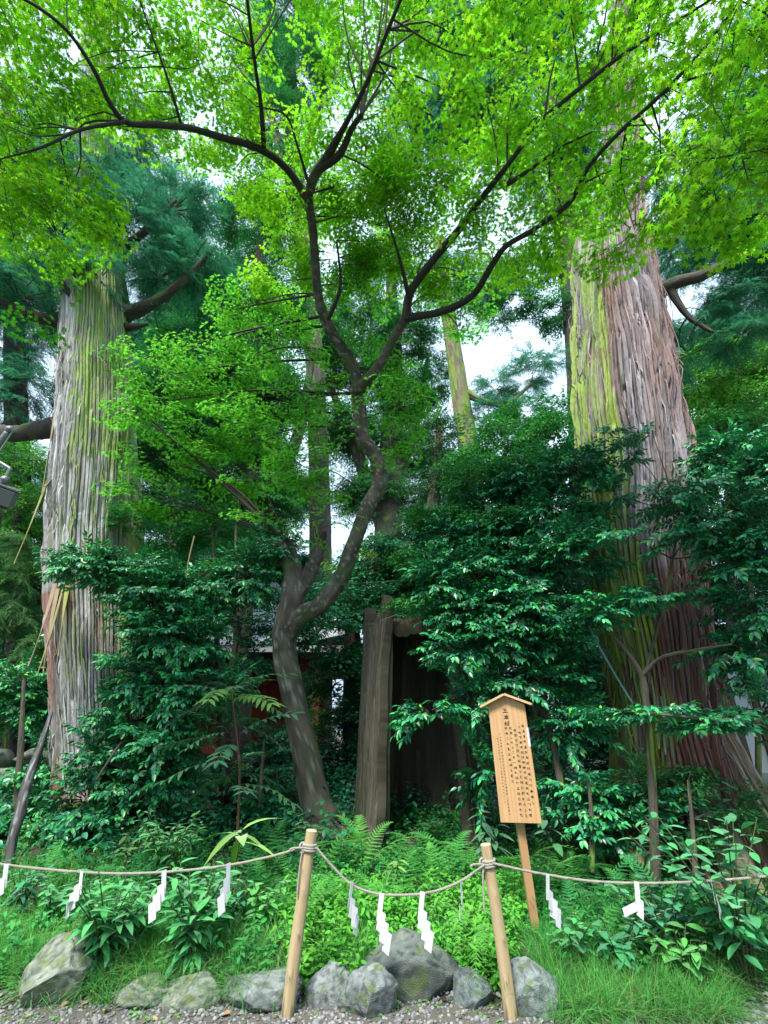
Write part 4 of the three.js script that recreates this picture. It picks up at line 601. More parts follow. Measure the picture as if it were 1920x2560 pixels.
stemmed('small_leaved_shrub', 'fine-leaved shrub crossing the mossy base of the red cedar', 'shrub', { seed: 414, group: mixed, kind: 'broad', color: [0.05, 0.28, 0.07], size: 0.5, stemName: 'stem', leafName: 'foliage',
  stems: [[[1740, 2200, 14, 4.9], [1730, 2050, 10, 4.9], [1720, 1950, 6, 4.9]]],
  blobs: [[1690, 1960, 4.7, 70, 30, 0.3, 0.8], [1780, 1930, 4.7, 70, 30, 0.3, 0.7], [1720, 2050, 4.6, 90, 35, 0.3, 0.9], [1600, 1960, 4.8, 50, 35, 0.25, 0.8], [1840, 2040, 4.5, 70, 40, 0.3, 0.8]] });

// unseen trees added behind the viewer to keep low sky light off the bank
[[-9, 9, 'beyond the lamp pole'], [-3, 11, 'straight behind the viewer'], [4, 10, 'behind the viewer, notice board side'], [10, 8, 'behind the viewer, big-leaved shrub side']].forEach(([x, z, by], k) => {
  const c = thing('broadleaf_tree', 'unseen broad evergreen tree added across the path ' + by, 'tree', V(x, 0, z), 'unseen trees added across the path'), R = rng(900 + k), G = new Geo(), list = [];
  limb(G, [V(x, -0.2, z), V(x + 0.2, 3, z + 0.2), V(x - 0.1, 7.5, z)], [0.3, 0.24, 0.08], { sides: 20, step: 0.2, bark: (a, h, r) => r * 0.1 * ns(a * 2, h * 2), color: (a, h) => mixc([0.09, 0.075, 0.06], MOSS, 0.5 * sst(0, 0.4, fbm(a, h))) });
  part('trunk', localize(G.build(), c), M.bark, c);
  const tw = new Geo(); for (const [dx, y, dz, r] of [[-1.6, 3.2, 0, 2.2], [1.7, 3.6, 0.3, 2.2], [0, 5.6, 0, 2.6], [-2, 6, 0.5, 2], [2, 6.4, 0, 2], [0, 7.8, 0, 2]]) fill(list, tw, R, V(x + dx, y, z + dz), V(r, r * 0.8, r * 0.8), 150, { per: 8, color: MID, size: 2, dc: 0.25, twigR: 0.03 });
  part('twigs', localize(tw.build(), c), M.twig, c).userData.kind = 'stuff'; foliage(c, 'crown', 'broad', list);
});

// ---------------------------------------------------------------- shrine buildings glimpsed through the leaves
function boxAt(G, x0, x1, y0, y1, z0, z1, c) { const g = new THREE.BoxGeometry(x1 - x0, y1 - y0, z1 - z0).toNonIndexed(), p = g.attributes.position; for (let i = 0; i < p.count; i += 3) { const a = []; for (let k = 0; k < 3; k++) a.push(G.v(V(p.getX(i + k) + (x0 + x1) / 2, p.getY(i + k) + (y0 + y1) / 2, p.getZ(i + k) + (z0 + z1) / 2), c)); G.t(a[0], a[1], a[2]); } return G; }
const box = (x0, x1, y0, y1, z0, z1, c) => boxAt(new Geo(), x0, x1, y0, y1, z0, z1, c).build();
const VERM = [0.42, 0.062, 0.035], PLASTER = [0.62, 0.6, 0.56], STONE = [0.2, 0.21, 0.19], TIN = [0.42, 0.45, 0.48], DARKW = [0.05, 0.035, 0.025];
function hall(name, label, x, z, w, d, h, roofC, o = {}) {
  const y = ground(x, z), c = thing(name, label, 'building', V(x, y, z));
  part('stone_base', box(-w / 2 - 0.3, w / 2 + 0.3, -0.2, 0.5, -d / 2 - 0.3, d / 2 + 0.3, STONE), M.paint, c);
  part('wall', box(-w / 2, w / 2, 0.5, h, -d / 2, d / 2, o.wall || PLASTER), M.paint, c);
  const n = o.bays || 5;
  for (let k = 0; k <= n; k++) { const q = -w / 2 + w * k / n; part('pillar', new THREE.CylinderGeometry(0.13, 0.13, h - 0.5, 14).translate(q, (h + 0.5) / 2, d / 2 + 0.02), M.verm, c); }
  for (const [yy, hh] of [[0.52, 0.3], [1.45, 0.22], [h - 0.5, 0.3]]) part('beam', box(-w / 2 - 0.2, w / 2 + 0.2, yy, yy + hh, d / 2 + 0.02, d / 2 + 0.19, VERM), M.paint, c);
  for (let k = 0; k < n; k++) if (k % 2 === (o.odd || 0)) part('panel', box(-w / 2 + w * k / n + 0.16, -w / 2 + w * (k + 1) / n - 0.16, 0.84, 1.43, d / 2 + 0.01, d / 2 + 0.08, VERM), M.paint, c);
  // curved roof with eaves thrown out front and back
  const G = new Geo(), N = 14, ov = 1.4, rise = o.rise || 2.6, prof = [];
  for (let k = 0; k <= N; k++) { const t = k / N, s = 1 - t; prof.push([(d / 2 + ov) * s, h + 0.05 + rise * Math.pow(t, 1.35)]); }
  const L = w / 2 + 1.1, M2 = 12;
  for (const s of [1, -1]) { const b = G.n; for (let k = 0; k <= N; k++) for (let j = 0; j <= M2; j++) { const xx = lerp(-L, L, j / M2), lift = 0.28 * Math.pow(Math.abs(xx) / L, 4) * (1 - k / N); G.v(V(xx, prof[k][1] + lift, s * prof[k][0]), vary(() => hash(k, j), roofC, 0.06)); } for (let k = 0; k < N; k++) for (let j = 0; j < M2; j++) { const a = b + k * (M2 + 1) + j, e = a + M2 + 1; G.t(a, a + 1, e); G.t(e, a + 1, e + 1); } }
  const rf = part('roof', G.build(), M.roof, c);
  part('ridge', box(-L, L, h + rise + 0.02, h + rise + 0.3, -0.16, 0.16, roofC), M.roof, rf);
  for (const s of [1, -1]) part('eave_board', box(-L + 0.05, L - 0.05, h - 0.12, h + 0.04, s * (d / 2 + ov - 0.1) - 0.06, s * (d / 2 + ov - 0.1) + 0.06, o.eave || [0.6, 0.6, 0.6]), M.paint, rf);
  part('soffit', box(-L + 0.1, L - 0.1, h - 0.06, h + 0.02, -d / 2 - ov + 0.2, d / 2 + ov - 0.2, [0.2, 0.06, 0.04]), M.paint, rf);
  return c;
}
M.verm = std({ color: lin(...VERM), roughness: 0.6 });
M.roof = std({ vertexColors: true, roughness: 0.5, metalness: 0.3 });
{ const p = atD(560, 1700, 14.5); hall('shrine_hall', 'vermilion shrine hall with silvery metal roof, seen between leaves behind the maple trunk', p.x - 0.6, -16.2, 6.2, 4, 3.1, TIN, { bays: 5, rise: 2.4, wall: VERM }); }
{ const p = atD(-60, 1800, 12); hall('shrine_hall', 'small vermilion and white side shrine with grey shingle roof, at the far edge', p.x - 0.2, -13.2, 3.6, 3, 2.7, [0.24, 0.24, 0.23], { bays: 3, odd: 1, rise: 1.7 }); }
{ const p = atD(2010, 1900, 9.6), y = ground(p.x, -9.6), c = thing('plaster_wall', 'white plaster wall with dark timber slats behind the roots of the red cedar', 'wall', V(p.x, y, -9.6));
  part('plaster', box(-1.2, 1.2, 0.4, 2.1, -0.1, 0.1, [0.36, 0.38, 0.4]), M.paint, c); part('footing', box(-1.22, 1.22, -0.2, 0.42, -0.14, 0.14, STONE), M.paint, c);
  for (let k = 0; k < 6; k++) part('slat', box(-1.15 + k * 0.45, -1.03 + k * 0.45, 0.43, 2.28, 0.1, 0.16, DARKW), M.paint, c);
  part('coping', box(-1.35, 1.35, 2.3, 2.42, -0.25, 0.25, DARKW), M.paint, c); }
{ // low stone wall at the far edge, and a leaning dark pole
  const c = thing('stone_wall', 'low mossy grey stone wall below the side shrine', 'wall', V(-5.6, ground(-5.6, -8.6), -8.6)), R = rng(61);
  for (let row = 0; row < 3; row++) for (let k = 0; k < 7; k++) { const x0 = -2.1 + k * 0.6 + (row % 2) * 0.3; const g = rockGeo(900 + row * 10 + k, V(0.31, 0.17, 0.22), [0.16, 0.19, 0.15], 3, 0.7); part('stone', g.translate(x0 + 0.3, 0.1 + row * 0.3, 0), M.rock, c); }
  const L = thing('leaning_trunk', 'thin dark wet sapling trunk leaning in front of the stone wall', 'trunk', onGround(15, 2200)), G = new Geo(), { pts, rad } = rowsD([[8, 2230, 22, 5.6], [30, 2110, 22, 5.7], [55, 2010, 24, 5.8], [78, 1930, 20, 5.9], [104, 1860, 14, 6], [128, 1780, 8, 6.1]]);
  limb(G, pts, rad, { sides: 18, step: 0.03, bark: (a, h, r) => r * 0.4 * ns(a * 2, h * 5), color: (a, h) => mixc([0.06, 0.055, 0.05], [0.24, 0.25, 0.26], sst(0.1, 0.3, fbm(a * 2, h * 4))) });
  part('bark', localize(G.build(), L), std({ vertexColors: true, roughness: 0.6 }), L);
}

// ---------------------------------------------------------------- stones
function rockGeo(sd, size, base, detail = 14, cut = 0.66) {
  const R = rng(sd), g = new THREE.IcosahedronGeometry(1, detail), p = g.attributes.position, planes = [], col = new Float32Array(p.count * 3), uv = g.attributes.uv;
  for (let k = 0; k < 11; k++) { const n = V(rr(R, -1, 1), rr(R, -0.8, 1), rr(R, -1, 1)).normalize(); planes.push([n, rr(R, cut - 0.1, cut + 0.14)]); }
  const v = V(0, 0, 0), k = size.length();
  for (let i = 0; i < p.count; i++) {
    v.fromBufferAttribute(p, i); const o = v.clone();
    for (const [n, d] of planes) { const q = v.dot(n) - d; if (q > 0) v.addScaledVector(n, -q * 0.94); }
    const b = 0.1 * fbm(o.x * 1.6 + sd, o.y * 1.6, o.z * 1.6) + 0.035 * ns(o.x * 7 + sd, o.y * 7, o.z * 7) + 0.015 * ns(o.x * 18, o.y * 18 + sd, o.z * 18); v.multiplyScalar(1 + b);
    p.setXYZ(i, v.x * size.x, v.y * size.y, v.z * size.z); uv.setXY(i, (v.x + v.z * 0.6) * k * 2, (v.y + v.z * 0.4) * k * 2);
    let c = mixc(base, [base[0] * 1.5, base[1] * 1.48, base[2] * 1.45], sst(-0.2, 0.35, fbm(o.x * 3 + sd, o.y * 3, o.z * 3))); c = mixc(c, [base[0] * 0.55, base[1] * 0.6, base[2] * 0.6], sst(0.08, 0.3, ns(o.x * 5, o.y * 5 + sd, o.z * 5)));
    c = mixc(c, [0.12, 0.17, 0.05], 0.8 * sst(0.12, 0.3, fbm(o.x * 2.4, o.y * 2.4 + 9, o.z * 2.4 + sd)));
    const f = 0.82 + 0.36 * hash(Math.round(o.x * 40), Math.round(o.y * 40) + sd); col[i * 3] = c[0] * f; col[i * 3 + 1] = c[1] * f; col[i * 3 + 2] = c[2] * f;
  }
  g.setAttribute('color', new THREE.BufferAttribute(col, 3)); g.computeVertexNormals();
  // smooth shared normals
  const key = new Map(), nn = g.attributes.normal; for (let i = 0; i < p.count; i++) { const s = p.getX(i).toFixed(4) + ',' + p.getY(i).toFixed(4) + ',' + p.getZ(i).toFixed(4); let a = key.get(s); if (!a) key.set(s, a = [V(0, 0, 0), []]); a[0].add(V(nn.getX(i), nn.getY(i), nn.getZ(i))); a[1].push(i); }
  for (const [n, l] of key.values()) { n.normalize(); for (const i of l) nn.setXYZ(i, n.x, n.y, n.z); }
  return g;
}
const edge = 'stones edging the planted bank', BLUEG = [0.17, 0.19, 0.19], GREENG = [0.18, 0.2, 0.16];
[[45, 200, 2375, 2500, 'slanting grey slab of rock at the end of the stone edging', GREENG, 0.5], [300, 400, 2448, 2540, 'low flat stone nearly covered by trailing grass', GREENG, 0], [408, 535, 2444, 2540, 'squat grey stone beside the trailing grass', GREENG, 0], [555, 722, 2432, 2545, 'broad rounded grey stone beside the taller post', BLUEG, 0.1], [745, 795, 2440, 2495, 'small moss-covered stone wedged behind the taller post', [0.12, 0.16, 0.06], 0], [775, 868, 2432, 2545, 'upright angular pale stone between taller post and mossy boulder', BLUEG, 0], [862, 985, 2430, 2560, 'rounded blue-grey stone leaning on the big mossy boulder', BLUEG, 0], [930, 1122, 2335, 2545, 'largest boulder, tall and mossy, under the middle paper streamers', [0.11, 0.13, 0.12], 0], [1140, 1238, 2440, 2532, 'small dark blue-grey stone between the boulder and the shorter post', [0.13, 0.16, 0.165], 0], [1268, 1400, 2425, 2558, 'square blue-grey stone beside the shorter post and long grass', [0.16, 0.19, 0.19], 0]].forEach(([x0, x1, y0, y1, label, col, tilt], k) => {
  const D = k === 7 ? 4.22 : k === 4 ? 4.25 : y1 > 2550 ? 3.98 : 4.12, b = atD((x0 + x1) / 2, y1 - 14, D), tp = atD((x0 + x1) / 2, y0, D), w = (x1 - x0) / F * (D / fwd((y0 + y1) / 2)), h = Math.max(0.1, tp.y + 0.06);
  const m = single('edging_stone', label, 'stone', rockGeo(500 + k * 13, V(w * 0.68, h * 0.72, Math.max(0.14, w * 0.46)), col), M.rock, edge);
  m.position.set(b.x, tp.y - h * 0.5, -D - 0.02); m.rotation.set(0, 0, tilt);
});

// ---------------------------------------------------------------- posts, rope and paper streamers
const woodTex = noiseTex(256, 512, (u, v) => { const g = 0.5 + 0.5 * wrapn(u, v, 10, 1.2, 2), f = 0.5 + 0.5 * wrapn(u, v, 26, 2.5, 5), k = 0.78 + 0.2 * g + 0.1 * (f - 0.5); return [k, k * (0.97 - 0.05 * (1 - g)), k * (0.92 - 0.1 * (1 - g))]; });
M.post = std({ vertexColors: true, map: woodTex, roughness: 0.75, bumpMap: woodTex, bumpScale: 0.003 });
M.rope = std({ color: lin(0.3, 0.28, 0.23), roughness: 0.95 });
M.paper = phys({ color: lin(0.8, 0.8, 0.82), roughness: 1, side: THREE.DoubleSide, transmission: 0.25, thickness: 0 });
function twist(pts, r, turns) { // a rope laid of two strands along a curve
  const cv = new THREE.CatmullRomCurve3(pts), n = Math.ceil(cv.getLength() / 0.008), G = new Geo();
  for (let s = 0; s < 3; s++) { const q = []; for (let k = 0; k <= n; k++) { const t = k / n, p = cv.getPoint(t), T = cv.getTangent(t), N = V(0, 1, 0).addScaledVector(T, -T.y).normalize(), B = T.clone().cross(N), a = t * cv.getLength() * turns * 6.2832 + s * 2.0944; q.push(p.addScaledVector(N, Math.sin(a) * r * 0.55).addScaledVector(B, Math.cos(a) * r * 0.55)); } limb(G, q, q.map(() => r * 0.62), { sides: 6, step: 0.009, capEnd: true }); }
  return G.build();
}
function post(rows, wrapPy, label) {
  const { pts, rad } = rowsD(rows), c = thing('wooden_post', label, 'post', V(pts[0].x, 0, pts[0].z), 'peeled log posts of the rope barrier'), G = new Geo();
  const knots = [[0.3, 0.4], [-0.6, 0.75], [0.5, 0.85], [-0.2, 0.2], [0.1, 0.62]];
  limb(G, pts, rad, { sides: 32, step: 0.02, capEnd: false, bark: (a, h, r) => r * 0.05 * ns(Math.cos(a), h * 3, Math.sin(a)) + knots.reduce((s, [ka, kh]) => s + 0.006 * Math.exp(-(((a - ka) / 0.25) ** 2 + ((h - kh) / 0.022) ** 2)), 0), color: (a, h) => { let k = mixc([0.43, 0.335, 0.19], [0.52, 0.43, 0.27], 0.5 + 0.9 * fbm(a * 2, h * 1.5)); for (const [ka, kh] of knots) k = mixc(k, [0.16, 0.09, 0.04], 0.8 * sst(1, 0.5, Math.hypot((a - ka) / 0.16, (h - kh) / 0.014))); return mixc(k, [0.2, 0.16, 0.11], sst(0.2, 0.5, fbm(a * 3, h * 6, 8) + 0.35 * sst(0.16, 0.02, h))); } });
  part('shaft', localize(G.build(), c), M.post, c);
  const top = pts[pts.length - 1], ax = top.clone().sub(pts[pts.length - 2]).normalize(), q = new THREE.Quaternion().setFromUnitVectors(V(0, 1, 0), ax), r = rad[rad.length - 1];
  const E = new Geo(), o = E.v(V(0, 0.006, 0), [0.6, 0.5, 0.32]); for (let k = 0; k < 32; k++) { const a = k / 32 * 6.2832; E.v(V(Math.sin(a) * r * 0.9, 0.006, Math.cos(a) * r * 0.9), [0.55, 0.45, 0.28]); E.v(V(Math.sin(a) * r * 1.01, -0.002, Math.cos(a) * r * 1.01), [0.5, 0.4, 0.25]); } for (let k = 0; k < 32; k++) { const n = (k + 1) % 32, a = 1 + k * 2, b = 1 + n * 2; E.t(o, a, b); E.t(a, a + 1, b); E.t(b, a + 1, b + 1); }
  const cap = part('cut_end', E.build(), M.paint, c); cap.quaternion.copy(q); cap.position.copy(top).sub(c.position);
  const D = -pts[0].z, w = atD(0, wrapPy, D).y, t = (w - pts[0].y) / (top.y - pts[0].y), cx = pts[0].clone().lerp(top, t);
  for (let k = 0; k < 3; k++) { const tor = new THREE.TorusGeometry(rad[1] * 1.07, 0.009, 8, 40).rotateX(Math.PI / 2 + 0.06 * (k - 1)); const m = part('rope_wrap', tor, M.rope, c); m.position.copy(cx).sub(c.position).add(V(0, (k - 1) * 0.017, 0)); m.quaternion.copy(q); }
  const kn = part('rope_knot', new THREE.TorusKnotGeometry(0.02, 0.008, 48, 6), M.rope, c); kn.position.copy(cx).sub(c.position).add(V(-rad[1] * 0.95, 0.0, 0.02));
  for (const s of [-1, 1]) { const H = new Geo(); limb(H, [cx.clone().add(V(-rad[1], 0, 0.03)), cx.clone().add(V(-rad[1] - 0.03 * (s + 1.4), -0.05 + 0.05 * s, 0.04)), cx.clone().add(V(-rad[1] - 0.035 * (s + 1.5), -0.13 + 0.12 * s, 0.045))], [0.007, 0.006, 0.008], { sides: 5, step: 0.02 }); part('rope_end', localize(H.build(), c), M.rope, c); }
  return { cx, r: rad[1] };
}
const pA = post([[718, 2545, 33, 3.95], [735, 2400, 32, 3.95], [757, 2240, 30, 3.95], [779, 2077, 27, 3.95]], 2118, 'taller peeled log post with rope knot, beside the mossy stones');
const pB = post([[1280, 2560, 34, 3.92], [1262, 2420, 32, 3.92], [1238, 2260, 29, 3.92], [1214, 2112, 26, 3.92]], 2158, 'shorter peeled log post leaning next to the notice board');
post([[-330, 2545, 33, 4], [-312, 2400, 32, 4], [-293, 2240, 30, 4], [-275, 2080, 27, 4]], 2120, 'peeled log post beyond the slanting slab, end of the long rope');
post([[2190, 2560, 33, 4], [2170, 2420, 32, 4], [2148, 2280, 30, 4], [2126, 2120, 27, 4]], 2160, 'peeled log post beyond the big-leaved shrub, end of the shallow rope');
const rope = (label, rows) => single('straw_rope', label, 'rope', twist(rows.map(([x, y, D]) => atD(x, y, D)), 0.0078, 26), M.rope, 'ropes strung between the log posts');
rope('long sagging rope running from the taller post out of the picture past the silvery cedar', [[758, 2117, 3.93], [690, 2138, 3.94], [560, 2165, 3.95], [400, 2181, 3.97], [280, 2184, 3.98], [100, 2172, 4], [-60, 2152, 4], [-260, 2120, 4]]);
rope('short deeply sagging rope between the two log posts', [[790, 2118, 3.9], [830, 2165, 3.9], [880, 2212, 3.9], [940, 2234, 3.9], [1000, 2238, 3.9], [1080, 2230, 3.9], [1150, 2204, 3.9], [1212, 2162, 3.88]]);
rope('shallow rope passing in front of the notice board post towards the big-leaved shrub', [[1226, 2157, 3.88], [1340, 2182, 3.9], [1480, 2203, 3.9], [1620, 2208, 3.9], [1760, 2203, 3.92], [1920, 2190, 3.95], [2120, 2160, 4]]);

const panelGeo = (w, h, skew, fold) => { const s = new THREE.Shape([new THREE.Vector2(-w / 2, 0), new THREE.Vector2(w / 2, -skew * w), new THREE.Vector2(w / 2, -h - skew * w), new THREE.Vector2(-w / 2, -h)]); return new THREE.ExtrudeGeometry(s, { depth: 0.0012, bevelEnabled: false }); };
function shide(px, py, D, dir, yaw, label, o = {}) {
  const p = atD(px, py, D), c = thing('paper_streamer', label, 'streamer', p, 'white zigzag paper streamers hung on the rope'); c.rotation.y = yaw; const R = rng(px);
  const s = 0.86 * (o.s || 1), n = o.n || 4;
  const a = part('paper_strip', panelGeo(0.034 * s, 0.16 * s, 0.1 * dir, 0), M.paper, c); a.position.set(0, 0.012, 0.014); a.rotation.set(0.05, 0, -0.14 * dir);
  for (let k = 1; k < n; k++) { const f = part('paper_fold', panelGeo(0.052 * s, 0.115 * s, 0.35 * dir, 0), M.paper, c); f.position.set(dir * (-0.014 + 0.02 * k) * s + (o.hook && k > 1 ? o.hook * 0.05 : 0), (-0.03 - 0.052 * k) * s, 0.014 + 0.007 * k); f.rotation.set(rr(R, -0.08, 0.12), rr(R, -0.35, 0.35), -0.2 * dir + (o.hook ? o.hook * 1.1 * (k > 1) : 0)); }
  return c;
}
[[18, 2165, 3.97, -1, 0.1, 'zigzag paper streamer cut by the picture edge, farthest from the taller post'], [208, 2182, 3.96, -1, -0.4, 'paper streamer hanging in front of the mossy foot of the silvery cedar', { s: 0.95 }], [410, 2180, 3.95, -1, 0.3, 'wide zigzag paper streamer just above the bushy broad-leaved shrubs'], [568, 2163, 3.93, -1, 0.75, 'narrow twisted paper streamer below the long yellow-green leaves'], [876, 2208, 3.88, 1, 0.95, 'paper streamer seen nearly edge-on, nearest the knotted post on the short rope'], [955, 2236, 3.88, 1, 0, 'full zigzag paper streamer hanging over the boulder, nearer the taller post', { s: 1.08 }], [1056, 2232, 3.88, 1, 0.05, 'full zigzag paper streamer hanging over the boulder, nearer the shorter post', { s: 1.08 }], [1147, 2205, 3.88, -1, 1.05, 'curled edge-on paper streamer on the short rope above the fern', { s: 0.95, n: 3, hook: -1 }], [1366, 2189, 3.87, 1, 0.5, 'fan-shaped paper streamer just past the notice board post'], [1594, 2208, 3.87, 1, -0.7, 'folded back paper streamer in front of the dark ferns', { hook: -0.8, n: 3 }], [1772, 2205, 3.88, 1, 1.1, 'thin curled paper streamer half hidden by the big-leaved shrub', { s: 0.9, n: 3 }]].forEach(a => shide(...a));

// ---------------------------------------------------------------- notice board
const GLY = {
  '三': '2272 3575 1898', '本': '1393 5159 5318 5398 3777', '杉': '1444 3139 3418 3456 9163 9466 9768', '後': '3113 3315 2529 6143 4373 7346 4686 5749 5898', '冷': '1223 1927 6138 6198 4474 4777 6669', '泉': '3272 3237 7277 3575 5159 5739 5788', '天': '2282 1494 5248 5498', '皇': '3272 3235 7275 2585 3777 1999 5559', '御': '2113 2329 3355 4149 4646 7272 7279 7393', '宇': '1292 5153 3474 1696 5458', '源': '1223 1415 1927 4292 4248 5575 5777 6769', '頼': '1242 1343 2129 2616 5292 6368 8388 6585 6878', '義': '3142 7162 2383 1595 5159 3777 7399', '公': '4125 6195 5838 8588', 'が': '1363 3128 6378 8293', '参': '5132 3272 1494 4417 6498 6436 6639', '拝': '1444 3139 4292 5484 4696 7279', 'し': '3137 3758 5886', '「': '4181 4147', '下': '1292 5259 5576', '泰': '2282 3474 1696 5118 5498 5659', '平': '2282 3344 7364 1595 5259', '社': '3133 1343 4318 3539 7179 5484 5999', '頭': '1242 1545 1949 5292 6368 8388 6585 6878', '繁': '1292 2575 3555 5659 1494 6299', '栄': '2123 5153 8173 1494 1696 5459 5518 5598', '子': '2282 8254 5459 1595', '孫': '1353 3339 1646 6192 7175 5799 7579', '長': '3137 3181 3383 3575 1797 5799 3738', '久': '4115 3373 7318 5598', 'の': '5247 3255 5597 2557 2236', 'つ': '1373 7396 9667', '願': '1252 2228 3355 4449 5292 6368 8388 6585 6878', '成': '2383 2329 5199 3565 7557', '就': '1353 3133 2545 3539 6292 7249 7299', 'せ': '1494 3139 3989 7176', 'ば': '2129 4383 6169 6887 8192', '此': '2129 4149 2454 1949 7179 7999 9473', '自': '5132 3279 3282 8289 3585 3787 3989', 'ら': '3252 3336 3685 8538', '岐': '2127 1747 4347 7173 5393 6699 8558', 'に': '2129 4383 4888', '別': '2252 2224 5254 2454 3619 3656 5648 7177 9199', 'れ': '3139 1454 5418 5477 7788', 'ん': '5118 5467 6788', '」': '6369 3969', 'と': '3155 7348 4888', '祈': '3133 1343 4318 3539 9163 6369 6494 8489', 'た': '1353 3118 5484 5888', 'こ': '3272 3747 4787', 'ろ': '2272 7225 2585 8548', '一': '1595', '株': '1444 3139 3418 6283 5494 7179 7458 7498', '爾': '1292 5259 2329 8389 3456 6476', '来': '2282 3344 7364 1595 5159 5518 5598', 'を': '2272 5136 3676 7438 3889', '云': '3272 1494 4428 2878 6789', 'う': '3151 2474 7478 7848', '山': '5158 2428 8488 2888', '車': '2282 3366 3373 3575 1797 5159', '行': '3113 3315 2529 5292 4494 7479', '事': '1191 3373 3535 1595 3777 5159', '文': '5153 1393 7318 3398', '化': '3114 2429 6168 8245 6898', '財': '2242 2227 4247 2444 2747 6393 8189 8368', '指': '1343 2129 5182 5164 5595 5559 9599 5797', '定': '5153 1292 2484 5558 5686 3658', '人': '5118 5498', '形': '1252 1555 2229 4249 9163 9466 9768', 'て': '1383 7346 4688', '飾': '3113 3153 2464 2429 6283 5595 7379', 'い': '2238 7386', '重': '2272 1494 3575 3777 1999 4149', '要': '1292 3364 2484 4558 1797 6738', 'ま': '2272 2474 5158 3668', 'る': '2262 6234 3484 8458',
};
{
  const c = thing('notice_board', 'gabled wooden notice board on a post, covered in brush-written columns of Japanese text', 'sign', V(0, 0, 0));
  const bl = atD(1253, 2052, 4.62), br = atD(1355, 2060, 4.5), w = bl.distanceTo(br), base = onGround(1347, 2352);
  const yaw = Math.atan2(-(br.z - bl.z), br.x - bl.x), mid = bl.clone().lerp(br, 0.5), h = atD(1262, 1742, 4.62).y - mid.y;
  c.position.set(base.x, base.y, base.z); const inner = (m) => { m.position.set(mid.x - base.x, mid.y - base.y, mid.z - base.z); m.rotation.set(0, yaw, 0.028); return m; };
  const wood = noiseTex(256, 1024, (u, v) => { const lf = ns(u * 3, v * 0.7, 2), g = 0.5 + 0.5 * Math.sin((u * 26 + 5 * lf + 0.6 * ns(u * 8, v * 2, 4)) * 2), f = ns(u * 90, v * 4, 3), k = 0.83 + 0.12 * g + 0.05 * f; return [k, k * (0.94 - 0.05 * (1 - g)), k * (0.84 - 0.1 * (1 - g))]; });
  M.board = std({ color: lin(0.56, 0.36, 0.19), map: wood, roughness: 0.6, bumpMap: wood, bumpScale: 0.001 });
  const peak = h, sh = h - 0.075, shape = new THREE.Shape([new THREE.Vector2(-w / 2, 0), new THREE.Vector2(w / 2, 0), new THREE.Vector2(w / 2 * 0.97, sh), new THREE.Vector2(0, peak), new THREE.Vector2(-w / 2 * 0.97, sh)]);
  const bg = new THREE.ExtrudeGeometry(shape, { depth: 0.022, bevelEnabled: true, bevelSize: 0.002, bevelThickness: 0.002, bevelSegments: 1 }), uv = bg.attributes.uv, bp = bg.attributes.position; for (let i = 0; i < uv.count; i++) uv.setXY(i, bp.getX(i) / 0.34 + 0.5, bp.getY(i) / 1.2);
  inner(part('board', bg, M.board, c));
  for (const s of [-1, 1]) { const L = Math.hypot(w / 2 + 0.055, 0.1) + 0.0, rg = new THREE.BoxGeometry(L, 0.018, 0.11); const ru = rg.attributes.uv; const rb = inner(part('roof_board', rg, std({ color: lin(0.66, 0.45, 0.24), map: woodTex, roughness: 0.65 }), c)); const dirA = Math.atan2(0.088, w / 2 + 0.05); rg.translate(0, 0.009, 0.02).rotateZ(-s * dirA).translate(s * Math.cos(dirA) * L / 2, peak - Math.sin(dirA) * L / 2 + 0.004 + (s > 0 ? 0.0015 : 0), 0); }
  // lettering: brush strokes standing just proud of the wood
  const G = new Geo(), R = rng(9), Z = 0.0262, ink = [0.03, 0.02, 0.015];
  const stroke = (x0, y0, x1, y1, wd) => { const dx = x1 - x0, dy = y1 - y0, l = Math.hypot(dx, dy) || 1e-4, nx = -dy / l * wd / 2, ny = dx / l * wd / 2, e = wd * 0.25 / l; const a = G.v(V(x0 - dx * e + nx, y0 - dy * e + ny, Z), ink), b = G.v(V(x0 - dx * e - nx, y0 - dy * e - ny, Z), ink), k = rr(R, 0.45, 0.9), d = G.v(V(x1 + dx * e - nx * k, y1 + dy * e - ny * k, Z), ink), f = G.v(V(x1 + dx * e + nx * k, y1 + dy * e + ny * k, Z), ink); G.t(a, b, d); G.t(a, d, f); };
  const column = (text, cx, top, size, pitch, wd) => [...text].forEach((ch, i) => { const g = GLY[ch]; if (!g) return; const ox = cx - size / 2 + rr(R, -0.06, 0.06) * size, oy = top - i * pitch; for (const s of g.split(' ')) stroke(ox + s[0] / 10 * size, oy - s[1] / 10 * size * 0.95, ox + s[2] / 10 * size, oy - s[3] / 10 * size * 0.95, wd * rr(R, 0.85, 1.2)); });
  column('三本杉', -0.012, sh - 0.02, 0.047, 0.052, 0.0062);
  const T = h * 0.735;
  column('後冷泉天皇御宇源頼義公が参拝し', 0.118, T + 0.02, 0.026, 0.0405, 0.0032);
  column('「天下泰平社頭繁栄子孫長久の三つの願', 0.085, T + 0.005, 0.026, 0.0375, 0.0032);
  column('成就せば此の杉自ら三岐に別れん」と', 0.048, T - 0.012, 0.026, 0.039, 0.0032);
  column('祈願したところ一株の杉が三岐に別れた', 0.012, T + 0.005, 0.026, 0.0375, 0.0032);
  column('爾来これを三本杉と云う', -0.024, T + 0.005, 0.026, 0.04, 0.0032);
  column('「山車行事人形重要文化財指定三の山車行事」に文化財と', -0.082, T - 0.045, 0.015, 0.0235, 0.0019);
  column('こ云う三の山車人形として源頼義公が飾られている', -0.108, T - 0.055, 0.015, 0.0225, 0.0019);
  inner(part('lettering', G.build(), std({ color: lin(0.03, 0.02, 0.015), roughness: 0.8 }), c)).userData.kind = 'stuff';
